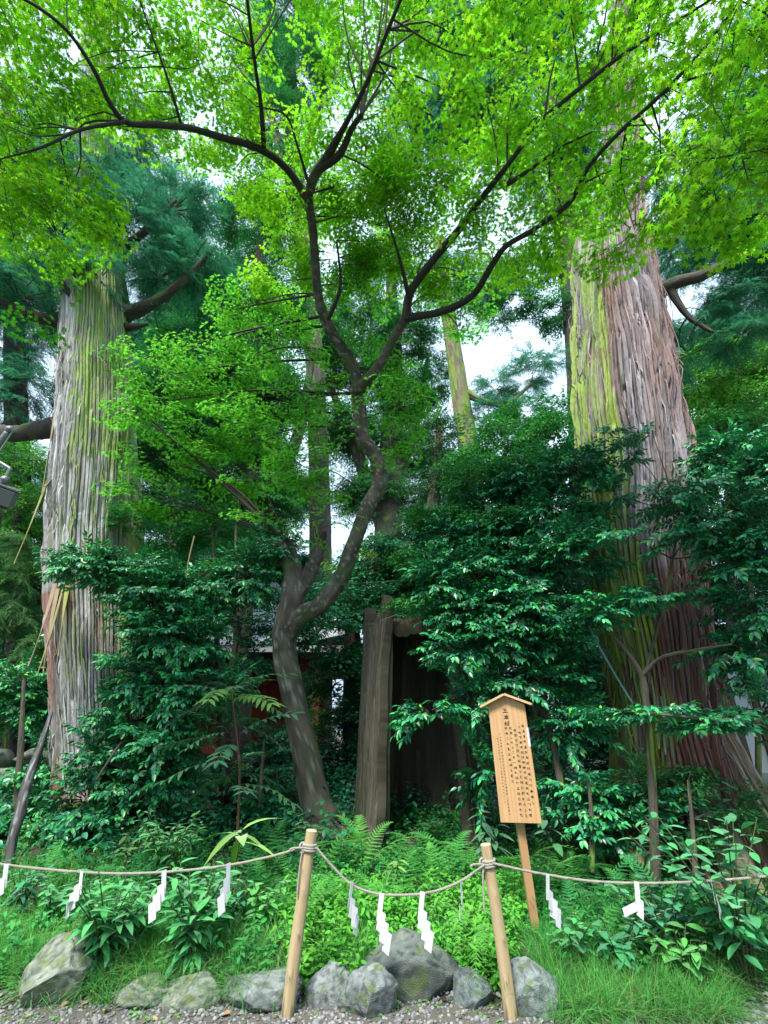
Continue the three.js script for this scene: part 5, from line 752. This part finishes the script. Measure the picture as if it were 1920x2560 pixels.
  const st = inner(part('white_sticker', new THREE.BoxGeometry(0.002, 0.145, 0.016).translate(w / 2 * 0.985 + 0.004, T - 0.08, 0.013), std({ color: lin(0.6, 0.66, 0.78), roughness: 0.5 }), c));
  const s2 = inner(part('white_sticker', new THREE.BoxGeometry(0.012, 0.145, 0.0015).translate(w / 2 * 0.985 - 0.005, T - 0.08, 0.0252), std({ color: lin(0.6, 0.66, 0.78), roughness: 0.5 }), c));
  const topP = atD(1302, 2050, 4.57), PG = new Geo(), ax = topP.clone().sub(base), up = topP.clone().addScaledVector(ax, 0.5); PG.x = 0;
  const pg = new THREE.BoxGeometry(0.062, ax.length() * 1.7, 0.045); const pm = part('post', pg.translate(0, ax.length() * 0.85 - 0.12, 0), std({ color: lin(0.5, 0.3, 0.15), map: woodTex, roughness: 0.65 }), c); pm.quaternion.setFromUnitVectors(V(0, 1, 0), ax.clone().normalize()); pm.position.set(0, 0, -0.055);
}

// ---------------------------------------------------------------- lamp pole at the picture edge, wires
{
  const D = 4.6, t = (y) => D / fwd(y), a = V(atD(-110, 1000, D).x, 0, -D), c = thing('lamp_pole', 'grey metal pole with two floodlights, cut by the picture edge near the silvery cedar', 'lamp', V(a.x, ground(a.x, a.z), a.z));
  const metal = std({ color: lin(0.2, 0.23, 0.23), roughness: 0.4, metalness: 0.6 }), pale = std({ color: lin(0.16, 0.18, 0.17), roughness: 0.5, metalness: 0.2 }), dark = std({ color: lin(0.02, 0.02, 0.025), roughness: 0.2 });
  const H = atD(-110, 960, D).y - c.position.y, L = (px, py, d = D) => atD(px, py, d).sub(c.position), tube = (name, pts, r, m, p = c) => { const G = new Geo(); limb(G, pts, pts.map(() => r), { sides: 16, step: 0.03 }); return part(name, G.build(), m, p); };
  tube('pole', [V(0, -0.2, 0), V(0, H, 0)], 0.045, metal);
  tube('bracket', [V(0, L(0, 1160).y, 0), L(-20, 1150), L(26, 1172)], 0.02, metal);
  const hs = part('lamp_housing', new THREE.BoxGeometry(0.26, 0.17, 0.18, 1, 1, 1), pale, c), hp = L(2, 1238); hs.position.copy(hp); hs.rotation.set(0.5, 0.35, -0.42);
  part('lamp_glass', new THREE.BoxGeometry(0.26, 0.012, 0.17).translate(0, -0.105, 0), dark, hs); part('cooling_fin', new THREE.BoxGeometry(0.28, 0.012, 0.14).translate(0, 0.107, 0), metal, hs);
  const kn = part('knuckle', new THREE.SphereGeometry(0.05, 20, 14), metal, c); kn.position.copy(L(12, 1200)); tube('knuckle_arm', [L(12, 1200), L(27, 1170)], 0.022, pale);
  tube('tube_lamp', [L(-50, 1180), L(-6, 1112), L(18, 1082)], 0.034, pale); tube('tube_lamp_rail', [L(-30, 1172), L(8, 1115), L(34, 1074)], 0.008, metal);
  const cap = part('tube_lamp_cap', new THREE.SphereGeometry(0.045, 18, 12), metal, c); cap.position.copy(L(24, 1074)); tube('bracket', [V(0, L(-110, 1150).y, 0), L(-46, 1174)], 0.018, metal);
}
const wire = (name, label, rows, r, col) => { const G = new Geo(), pts = rows.map(([x, y, D]) => atD(x, y, D)); limb(G, pts, pts.map(() => r), { sides: 6, step: 0.05 }); return single(name, label, 'wire', G.build(), std({ color: lin(...col), roughness: 0.5 })); };
wire('wire', 'thin level green wire crossing behind the maple trunk', [[300, 1470, 7.2], [500, 1471, 6.9], [760, 1466, 6.4], [1000, 1452, 6.2], [1250, 1445, 6.1], [1480, 1410, 5.5]], 0.005, [0.06, 0.12, 0.09]);
wire('wire', 'thin slanting green wire tied to the pale slab of the stump', [[950, 1552, 5.9], [1050, 1515, 5.85], [1140, 1474, 5.8], [1300, 1440, 5.8], [1480, 1408, 5.5]], 0.005, [0.06, 0.1, 0.08]);
wire('guy_wire', 'pale guy wire slanting down past the red cedar to the picture edge', [[1640, 1390, 5.3], [1720, 1490, 5.2], [1820, 1555, 5.1], [1980, 1660, 5]], 0.006, [0.25, 0.28, 0.27]);
wire('plastic_strap', 'blue-green plastic strap hanging slanted in front of the lime-mossed cedar bark', [[1472, 1565, 5.3], [1500, 1620, 5.2], [1540, 1690, 5.2], [1582, 1760, 5.2]], 0.011, [0.09, 0.2, 0.2]);
wire('dead_vine', 'dead brown vine hanging beside the pale maple trunk', [[600, 1250, 6.9], [590, 1330, 6.9], [592, 1400, 6.85], [602, 1480, 6.8]], 0.022, [0.12, 0.09, 0.06]).userData.category = 'vine';
wire('dead_vine', 'thin yellowish dead stem rising from the glossy shrub by the silvery cedar', [[462, 1475, 6.4], [472, 1400, 6.4], [486, 1340, 6.4]], 0.01, [0.25, 0.2, 0.08]).userData.category = 'vine';

// ---------------------------------------------------------------- ferns and other plants of the bank
function frond(sd, L, W, c) { // one arching frond along +x, pinnae on both sides cut into leaflets
  const R = rng(sd), G = new Geo(), ax = (t) => V(L * (t - 0.12 * t * t), L * (0.75 * t - 0.85 * t * t), 0), n = 20;
  for (let k = 0; k < 6; k++) stick(G, ax(k / 6), ax((k + 1) / 6), 0.0035 * (1 - k / 7), [c[0] * 1.1, c[1] * 0.8, c[2]]);
  for (let k = 2; k <= n; k++) {
    const t = k / n, o = ax(t), wl = W * 1.25 * Math.min(1, t * 3.2 + 0.15) * Math.pow(1.02 - t, 0.7);
    for (const s of [-1, 1]) {
      const a = lerp(1.35, 0.7, t), d = V(Math.cos(a), -0.12 + rr(R, -0.06, 0.06), s * Math.sin(a)).normalize(), q = V(-d.z * s, 0, d.x * s), m = Math.max(3, Math.round(wl / 0.0085)), cc = vary(R, c, 0.14);
      for (let j = 0; j < m; j++) {
        const f = j / m, b = o.clone().addScaledVector(d, wl * f); b.y -= wl * 0.25 * f * f; const ll = 0.0105 * (W / 0.1) * (1.05 - f) * (1.15 - 0.6 * t) + 0.0015;
        for (const e of [-1, 1]) { const i0 = G.v(b, cc), i1 = G.v(b.clone().addScaledVector(d, wl / m * 1.05), cc), i2 = G.v(b.clone().addScaledVector(d, wl / m * 1.2).addScaledVector(q, e * ll).add(V(0, 0.001, 0)), cc); G.t(i0, i1, i2); }
      }
    }
  }
  return G.build();
}
const FR = [[0.09, 0.42, 0.08], [0.14, 0.5, 0.08], [0.05, 0.31, 0.085]].map((c, k) => [frond(700 + k, 0.6, 0.1, c), frond(710 + k, 0.52, 0.085, c)]);
function fern(px, py, s, tone, n, label, face, o = {}) {
  const b = o.D ? atD(px, py, o.D) : onGround(px, py); if (!o.D) b.y -= 0.01; const c = thing('fern', label, 'fern', b, 'ferns growing on the bank'), R = rng(px * 7 + py);
  for (let k = 0; k < n; k++) { const m = part('frond', FR[tone][k % 2], M.herb, c), a = face === null ? k / n * 6.283 + rr(R, -0.3, 0.3) : face + rr(R, -1.1, 1.1) * (n > 2 ? 1 : 0.35); m.rotation.set(rr(R, -0.2, 0.2), a, rr(R, 0.2, 0.85) - (o.down || 0), 'YXZ'); m.scale.setScalar(1.45 * s * rr(R, 0.8, 1.15)); m.position.set(rr(R, -0.02, 0.02), 0, rr(R, -0.02, 0.02)); }
}
// face: heading of the fronds, -1.57 points at the camera, 0 to the right, 3.14 to the left
[[905, 2190, 1.1, 1, 8, 'big bright fern just behind the short rope, nearer the taller post', null], [810, 2190, 0.95, 1, 6, 'light green fern behind the top of the taller post', null], [1060, 2200, 0.95, 0, 6, 'upright fern at the foot of the hollow stump', null], [1130, 2210, 0.9, 0, 6, 'small fern under the pale slab of the stump', null], [1150, 2290, 0.62, 1, 3, 'pale hanging fern beside the mossy boulder', -1.75, { D: 4.18, down: 0.55 }], [1215, 2330, 0.62, 1, 3, 'pale hanging fern wrapped round the shorter post', -1.3, { D: 4.2, down: 0.5 }], [1290, 2250, 0.85, 1, 7, 'broad bright fern between the shorter post and the board post', -0.9], [1000, 2270, 0.8, 0, 5, 'fern half hidden behind the middle of the short rope', null], [1530, 2120, 1.1, 0, 8, 'large arching fern in front of the red cedar roots', null], [1620, 2150, 1.1, 2, 8, 'dark broad fern between the large arching fern and the big-leaved shrub', null], [1440, 2240, 0.8, 0, 7, 'fern just past the board post, under the shallow rope', null], [1520, 2290, 0.8, 2, 7, 'dark fern below the folded back streamer', null], [1610, 2310, 0.75, 0, 7, 'fern under the shallow rope near the big-leaved shrub', null], [1450, 2340, 0.7, 2, 6, 'low fern above the square stone', null], [690, 2160, 0.8, 0, 7, 'fern beside the taller post, under the long rope', null], [610, 2230, 0.75, 2, 6, 'dull fern below the narrow twisted streamer', null], [655, 2260, 0.75, 0, 6, 'fern low on the bank beside the taller post', null], [720, 2215, 0.7, 0, 6, 'small fern touching the taller post shaft', null], [860, 2290, 0.8, 0, 5, 'fern behind the edge-on streamer', null], [1085, 2240, 0.75, 1, 5, 'fern behind the streamer nearer the shorter post', null], [350, 2230, 0.8, 2, 6, 'fern between the bushy shrubs and the long rope', null], [960, 2300, 0.6, 1, 5, 'small bright fern just above the mossy boulder', null], [760, 2330, 0.6, 1, 5, 'small fern at the knee of the taller post', null], [820, 2290, 0.65, 0, 6, 'fern under the edge-on streamer', null], [1360, 2300, 0.75, 1, 6, 'bright fern at the foot of the board post', null], [1400, 2160, 0.8, 0, 6, 'fern directly beneath the notice board', null], [1700, 2330, 0.8, 2, 7, 'dark fern beside the thin curled streamer', null], [1500, 2390, 0.65, 0, 6, 'low fern among the long grass blades', null], [540, 2290, 0.65, 0, 6, 'fern beyond the second bushy shrub', null], [120, 2230, 0.7, 0, 6, 'fern in the grass behind the farthest streamer', null], [1180, 2200, 0.75, 1, 6, 'fern crowding the shorter post from behind', null]].forEach(a => fern(...a));

// large-leaved plants, each leaf a mesh
const leafG = (L, W, fold = 0.22, curl = 0.28, fat = 0.45) => { const G = new Geo(); ovalLeaf(G, new THREE.Matrix4(), L, W, WHITE, 5, fold, curl, fat); return G.build(); };
const LEAF = { lance: [leafG(0.13, 0.036), leafG(0.11, 0.034, 0.3, 0.35)], oval: [leafG(0.14, 0.06, 0.2, 0.25, 0.6), leafG(0.12, 0.055, 0.25, 0.3, 0.6)], long: [leafG(0.3, 0.06, 0.25, 0.35), leafG(0.26, 0.055, 0.25, 0.5)], aucuba: [leafG(0.2, 0.07, 0.22, 0.4, 0.6), leafG(0.18, 0.06, 0.2, 0.3, 0.6)], round: [leafG(0.1, 0.055, 0.15, 0.2, 0.6), leafG(0.09, 0.05, 0.2, 0.15, 0.6)] };
const leafMats = (c, o = {}) => [0.75, 1, 1.3].map(k => phys({ color: lin(c[0] * k, c[1] * k, c[2] * (k * 0.5 + 0.5)), side: THREE.DoubleSide, roughness: 0.9, transmission: 0.3, thickness: 0, clearcoat: 0.5, clearcoatRoughness: 0.3, ...o }));
function leafy(name, label, category, base, o) {
  const c = thing(name, label, category, base, o.group), R = rng(o.seed), ms = leafMats(o.color, o.mat), S = new Geo(), pts = [];
  for (let k = 0; k < o.stems; k++) {
    const a = o.stems === 1 ? 0.4 : k / o.stems * 6.283 + rr(R, -0.4, 0.4), sp = o.stems === 1 ? 0.04 : o.spread * rr(R, 0.35, 1), h = o.h * rr(R, 0.6, 1.05), e = V(Math.cos(a) * sp + (o.lean || 0) * h, h, Math.sin(a) * sp), q = [V(rr(R, -0.03, 0.03), -0.03, rr(R, -0.03, 0.03)), V(e.x * 0.35, h * 0.55, e.z * 0.35), e], cv = new THREE.CatmullRomCurve3(q);
    limb(S, q, [o.r || 0.008, 0.005, 0.003], { sides: 6, step: 0.05 });
    for (let j = 0; j < o.per; j++) {
      const t = lerp(o.from || 0.35, 1, (j + 0.5) / o.per), p = cv.getPoint(t), m = part('leaf', LEAF[o.leaf][j % 2], ms[Math.floor(R() * 3)], c), yaw = j * 2.4 + rr(R, -0.5, 0.5) + k;
      m.position.copy(p); m.rotation.set(rr(R, -0.3, 0.3), yaw, lerp(-0.3, 0.6, t * R()) + (o.up || 0) * t, 'YXZ'); m.scale.setScalar((o.size || 1) * rr(R, 0.7, 1.15) * (t > 0.9 ? 0.85 : 1));
    }
  }
  part('stems', S.build(), M.greentwig, c); return c;
}
const bushes = 'low bushy broad-leaved shrubs on the bank';
leafy('broadleaf_shrub', 'bushy dark-leaved shrub behind the slanting rock slab', 'shrub', onGround(245, 2440), { seed: 801, group: bushes, stems: 20, spread: 0.34, h: 0.62, per: 15, leaf: 'lance', color: [0.06, 0.37, 0.095], up: 0.2, from: 0.08, size: 1.3 });
leafy('broadleaf_shrub', 'bushy dark-leaved shrub above the squat stones with trailing grass', 'shrub', onGround(470, 2435), { seed: 802, group: bushes, stems: 20, spread: 0.3, h: 0.62, per: 15, leaf: 'lance', color: [0.06, 0.37, 0.095], up: 0.2, from: 0.08, size: 1.3 });
leafy('broadleaf_shrub', 'lighter leafy shrub behind the long rope, beside the silvery cedar foot', 'shrub', onGround(400, 2235), { seed: 803, group: bushes, stems: 18, spread: 0.42, h: 0.62, per: 14, leaf: 'lance', color: [0.07, 0.36, 0.07], up: 0.2 });
leafy('broadleaf_shrub', 'big shrub with large smooth hanging leaves at the picture edge', 'shrub', onGround(1880, 2480), { seed: 804, stems: 18, spread: 0.6, h: 0.95, per: 13, leaf: 'oval', color: [0.04, 0.32, 0.1], size: 1.15, up: 0.05, lean: -0.15, from: 0.3 });
leafy('broadleaf_shrub', 'rounded-leaf shrub behind the end of the shallow rope', 'shrub', onGround(1790, 2230), { seed: 805, stems: 18, spread: 0.65, h: 1.0, per: 13, leaf: 'round', color: [0.03, 0.27, 0.085], size: 1.2, lean: -0.1 });
leafy('broadleaf_shrub', 'low shrub with bluish leaves in front of the dark gap under the shallow rope', 'shrub', onGround(1680, 2400), { seed: 806, stems: 16, spread: 0.4, h: 0.45, per: 13, leaf: 'round', color: [0.04, 0.27, 0.12] });
[[120, 2330, 'broad-leaved seedling clump in the grass above the slanting slab', 'round', 0.32], [560, 2330, 'broad-leaved clump above the broad rounded stone', 'oval', 0.36], [650, 2340, 'leafy clump beside the taller post, low on the bank', 'round', 0.34], [1440, 2430, 'leafy clump next to the square stone', 'round', 0.3], [1560, 2450, 'leafy clump sunk in the long grass', 'oval', 0.34], [1720, 2480, 'leafy clump at the path edge near the big-leaved shrub', 'oval', 0.36], [330, 2400, 'narrow-leaved clump between the two bushy shrubs', 'lance', 0.4], [40, 2300, 'narrow-leaved clump at the picture edge in the grass', 'lance', 0.4]].forEach(([x, y, l, leaf, h], k) => leafy('broadleaf_herb', l, 'plant', onGround(x, y), { seed: 830 + k, group: 'leafy clumps on the bank', stems: 9, spread: 0.24, h, per: 11, leaf, color: [[0.05, 0.34, 0.09], [0.03, 0.27, 0.1], [0.09, 0.4, 0.07]][k % 3], from: 0.2, size: 0.95 }));
leafy('young_plant', 'young plant with long drooping yellow-green leaves above the long rope', 'plant', onGround(572, 2290), { seed: 810, stems: 1, spread: 0, h: 0.72, per: 9, leaf: 'long', color: [0.24, 0.56, 0.04], from: 0.8, size: 1.5, mat: { clearcoat: 0.15, transmission: 0.5 } });
leafy('young_plant', 'upright yellow-green leafy stem behind the short rope', 'plant', onGround(985, 2255), { seed: 811, stems: 3, spread: 0.05, h: 0.42, per: 14, leaf: 'lance', color: [0.2, 0.44, 0.06], from: 0.2, mat: { clearcoat: 0.1, transmission: 0.5 } });
leafy('young_plant', 'bright whorl of light green leaves at the foot of the maple', 'plant', onGround(880, 2140), { seed: 812, stems: 2, spread: 0.08, h: 0.42, per: 8, leaf: 'aucuba', color: [0.18, 0.44, 0.06], from: 0.6, size: 0.9, mat: { clearcoat: 0.15, transmission: 0.5 } });
leafy('spotted_laurel', 'shiny whorled laurel right behind the shorter post', 'plant', onGround(1228, 2200), { seed: 813, stems: 3, spread: 0.12, h: 0.62, per: 9, leaf: 'aucuba', color: [0.05, 0.22, 0.08], from: 0.5 });
leafy('spotted_laurel', 'shiny whorled laurel just under the notice board', 'plant', onGround(1385, 2210), { seed: 814, stems: 3, spread: 0.14, h: 0.7, per: 9, leaf: 'aucuba', color: [0.05, 0.22, 0.09], from: 0.5 });
leafy('spotted_laurel', 'dark laurel with drooping leaves below the low cedar-foot shrub', 'plant', onGround(1500, 2190), { seed: 815, stems: 4, spread: 0.25, h: 0.75, per: 9, leaf: 'aucuba', color: [0.035, 0.15, 0.07], from: 0.5, size: 0.9 });
leafy('young_plant', 'leafy herb climbing at the foot of the pale maple trunk', 'plant', onGround(770, 2140), { seed: 816, stems: 6, spread: 0.25, h: 0.4, per: 9, leaf: 'round', color: [0.06, 0.22, 0.07] });
leafy('young_plant', 'light leafy seedlings beside the base of the silvery cedar', 'plant', onGround(330, 2180), { seed: 817, stems: 8, spread: 0.35, h: 0.4, per: 9, leaf: 'lance', color: [0.12, 0.32, 0.07] });

{ // shrub with feathered leaves, each leaf one part with its leaflets
  const c = thing('feather_leaved_shrub', 'slender shrub with feathered leaves spreading in front of the red hall', 'shrub', onGround(590, 2170)), R = rng(820), S = new Geo();
  const top = atD(578, 1715, 6.0).sub(c.position); limb(S, [V(0, -0.05, 0), V(top.x * 0.3, top.y * 0.5, top.z * 0.5), top], [0.018, 0.013, 0.008], { sides: 8, step: 0.06, color: () => WHITE });
  part('stem', S.build(), std({ color: lin(0.14, 0.075, 0.04), roughness: 0.9 }), c);
  const mk = (sd, col) => { const Q = rng(sd), G = new Geo(), L = 0.52, ax = t => V(L * t, L * (0.25 * t - 0.4 * t * t), 0); for (let k = 0; k < 5; k++) stick(G, ax(k / 5), ax((k + 1) / 5), 0.003, [0.14, 0.2, 0.05]); for (let k = 2; k <= 9; k++) for (const s of [-1, 1]) ovalLeaf(G, mat4(ax(k / 9), s * rr(Q, 0.8, 1.05), rr(Q, 0.05, 0.35), s * 0.25), 0.13 * rr(Q, 0.8, 1.1), 0.034, vary(Q, col, 0.2), 4, 0.25, 0.2); ovalLeaf(G, mat4(ax(1), 0, 0.3, 0), 0.12, 0.034, col, 4); return G.build(); };
  const gs = [mk(1, [0.07, 0.24, 0.09]), mk(2, [0.05, 0.18, 0.09]), mk(3, [0.13, 0.3, 0.06])];
  for (let k = 0; k < 28; k++) { const m = part('leaf', gs[k < 6 ? k % 3 : k % 2], M.herb, c), low = k >= 12, y = low ? rr(R, 0.35, 0.85) : rr(R, 0.9, 1); m.position.set(top.x * y, top.y * y, top.z * y); m.rotation.set(rr(R, -0.3, 0.3), k * 2.4 + rr(R, -0.3, 0.3), rr(R, -0.35, 0.6), 'YXZ'); m.scale.setScalar(rr(R, 1.0, 1.4)); }
}

// ---------------------------------------------------------------- grass, herbs and litter (uncountable)
function scatter(name, label, category, geos, mat, n, place, parentMat) {
  const c = new THREE.Group(); c.name = numbered(name); c.userData = { kind: 'stuff', label, category }; scene.add(c); const R = rng(n + 17), L = geos.map(() => []);
  let tries = 0, made = 0; while (made < n && tries++ < n * 12) { const q = place(R); if (!q) continue; L[made % geos.length].push(q); made++; }
  geos.forEach((g, v) => { if (!L[v].length) return; const im = new THREE.InstancedMesh(g, mat, L[v].length), col = new THREE.Color(); im.name = category + '_tufts'; im.userData.kind = 'stuff'; im.castShadow = im.receiveShadow = true; L[v].forEach((q, i) => { im.setMatrixAt(i, q.m); im.setColorAt(i, col.setRGB(...q.c)); }); c.add(im); });
}
function tuft(sd, n, L, spread, w) { const R = rng(sd), G = new Geo(); for (let k = 0; k < n; k++) { const a = R() * 6.283, r = rr(R, 0, 0.03), l = L * rr(R, 0.55, 1.1), out = spread * rr(R, 0.2, 1), dx = Math.cos(a), dz = Math.sin(a), c = vary(R, WHITE, 0.25), px = V(-dz * w, 0, dx * w); let pr = null; for (let j = 0; j <= 4; j++) { const t = j / 4, p = V(dx * (r + out * l * t * t), l * (t - 0.45 * out * t * t * 1.3), dz * (r + out * l * t * t)), q = px.clone().multiplyScalar(1 - t * 0.95), i0 = G.v(p.clone().add(q), c), i1 = G.v(p.clone().sub(q), c); if (pr) { G.t(pr[0], pr[1], i0); G.t(i0, pr[1], i1); } pr = [i0, i1]; } } return G.build(); }
function sprig(sd, n, h, L, W) { const R = rng(sd), G = new Geo(); stick(G, V(0, -0.02, 0), V(0.01, h, 0.01), 0.002, [0.8, 0.8, 0.6]); for (let k = 0; k < n; k++) { const t = (k + 0.6) / n; ovalLeaf(G, mat4(V(0.01 * t, h * t, 0.01 * t), k * 2.4 + rr(R, -0.4, 0.4), rr(R, -0.5, 0.4), rr(R, -0.3, 0.3)), L * rr(R, 0.7, 1.1) * (1 - 0.3 * t), W, vary(R, WHITE, 0.2), 3, 0.2, 0.2); } return G.build(); }
const pose = (R, x, D, s, tilt) => { const q = new THREE.Quaternion().setFromEuler(new THREE.Euler(rr(R, -tilt, tilt) + tilt * 0.4, R() * 6.283, rr(R, -tilt, tilt))); return new THREE.Matrix4().compose(V(x, ground(x, -D) - 0.01, -D), q, V(s, s, s)); };
const pxOf = (x, D) => { const y = ground(x, -D) - EYE, fy = (-y) / D, an = Math.atan(fy) + PITCH, t = D * Math.cos(Math.atan(fy)) ** -1 * Math.cos(an); return 960 + F * x / t; };
scatter('bank_grass', 'fine green grass and sedge over the bank', 'grass', [tuft(1, 22, 0.2, 0.9, 0.0032), tuft(2, 20, 0.17, 1.1, 0.0032), tuft(3, 18, 0.22, 0.8, 0.0028)], M.herb, 3800, (R) => { const x = rr(R, -5, 5), D = 4.22 + 2.4 * R() * R(), p = pxOf(x, D), k = (p < 360 ? 1 : p < 730 ? 0.75 : p < 900 ? 0.2 : p < 1300 ? 0.12 : p < 1750 ? 0.6 : 0.3) * (0.6 + 0.8 * ns(x * 2, D * 2)); if (R() > k) return null; return { m: pose(R, x, D, rr(R, 0.6, 1.15), 0.3), c: vary(R, p < 400 ? [0.14, 0.48, 0.08] : [0.06, 0.36, 0.06], 0.3) }; });
scatter('trailing_grass', 'long pale grass blades hanging over the edging stones', 'grass', [tuft(4, 16, 0.34, 1.5, 0.003), tuft(5, 14, 0.4, 1.3, 0.003)], M.herb, 800, (R) => { const x = rr(R, -3.4, 3.4), D = x > 1 ? rr(R, 3.86, 4.4) : rr(R, 4.08, 4.45), p = pxOf(x, D); if (p < 720 && R() < 0.65) return null; if (!((p > 60 && p < 720) || (p > 1360 && p < 1850) || (p > 870 && p < 945 && R() < 0.5))) return null; return { m: pose(R, x, D, rr(R, 0.6, 1.05), 0.25), c: vary(R, R() < 0.12 ? [0.3, 0.34, 0.13] : [0.09, 0.36, 0.06], 0.25) }; });
scatter('bank_herbs', 'mixed small leafy herbs carpeting the bank', 'herbs', [sprig(1, 10, 0.16, 0.07, 0.028), sprig(2, 9, 0.13, 0.075, 0.034), sprig(3, 12, 0.22, 0.075, 0.022)], M.herb, 5600, (R) => { const x = rr(R, -5.5, 5.5), D = 4.2 + 3.4 * Math.pow(R(), 1.4), p = pxOf(x, D), k = (p > 720 && p < 1330 ? 1.1 : 0.6) * (D > 6 ? 0.7 : 1) * (0.7 + 0.8 * ns(x * 2.3 + 4, D * 2.3)); if (R() > k || (Math.abs(p - 1347) < 45 && D < 4.75)) return null; const f = p > 700 && p < 1320 && D < 5.4; return { m: pose(R, x, D, rr(R, 0.6, 1.2), 0.35), c: vary(R, f ? [0.12, 0.46, 0.045] : [0.05, 0.33, 0.07], 0.3) }; });
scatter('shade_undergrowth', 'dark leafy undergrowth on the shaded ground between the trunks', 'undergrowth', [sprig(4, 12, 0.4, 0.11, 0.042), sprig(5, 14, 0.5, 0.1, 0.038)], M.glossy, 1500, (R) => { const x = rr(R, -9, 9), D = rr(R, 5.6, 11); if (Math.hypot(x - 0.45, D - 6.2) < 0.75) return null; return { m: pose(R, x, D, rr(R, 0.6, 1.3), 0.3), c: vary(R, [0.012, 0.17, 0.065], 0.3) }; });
scatter('path_weeds', 'tiny weeds sprouting in the gravel along the stones', 'weeds', [sprig(6, 6, 0.03, 0.03, 0.016), sprig(7, 5, 0.02, 0.025, 0.015)], M.herb, 420, (R) => { const x = rr(R, -3.6, 3.6), D = 4.12 - 0.6 * R() * R(); if (ns(x * 3, D * 3) < -0.05) return null; return { m: pose(R, x, D, rr(R, 0.6, 1.3), 0.3), c: vary(R, [0.14, 0.36, 0.08], 0.25) }; });
{ // dry leaves on the path
  const R = rng(850), g = [leafG(0.085, 0.036, 0.5, 0.5), leafG(0.07, 0.032, -0.3, 0.4)], ms = [[0.4, 0.19, 0.07], [0.3, 0.16, 0.09], [0.45, 0.3, 0.13]].map(c => std({ color: lin(...c), roughness: 0.8, side: THREE.DoubleSide }));
  [[100, 2515, 'below the slanting slab'], [230, 2508, 'between slab and flat stone'], [255, 2540, 'in front of the flat stone'], [60, 2545, 'at the picture corner'], [575, 2545, 'before the broad rounded stone'], [380, 2550, 'before the squat grey stone'], [150, 2530, 'just in front of the slab'], [1460, 2545, 'past the square stone'], [1640, 2520, 'in the long grass edge'], [690, 2552, 'at the foot of the taller post']].forEach(([x, y, w], k) => { const p = onGround(x, y), m = single('fallen_leaf', 'curled dry brown leaf on the gravel ' + w, 'leaf', g[k % 2], ms[k % 3], 'dry leaves fallen on the path'); m.position.set(p.x, p.y + 0.022, p.z); m.rotation.set(rr(R, -0.3, 0.3), R() * 6.28, rr(R, -0.2, 0.3)); });
}

renderer.render(scene, camera);
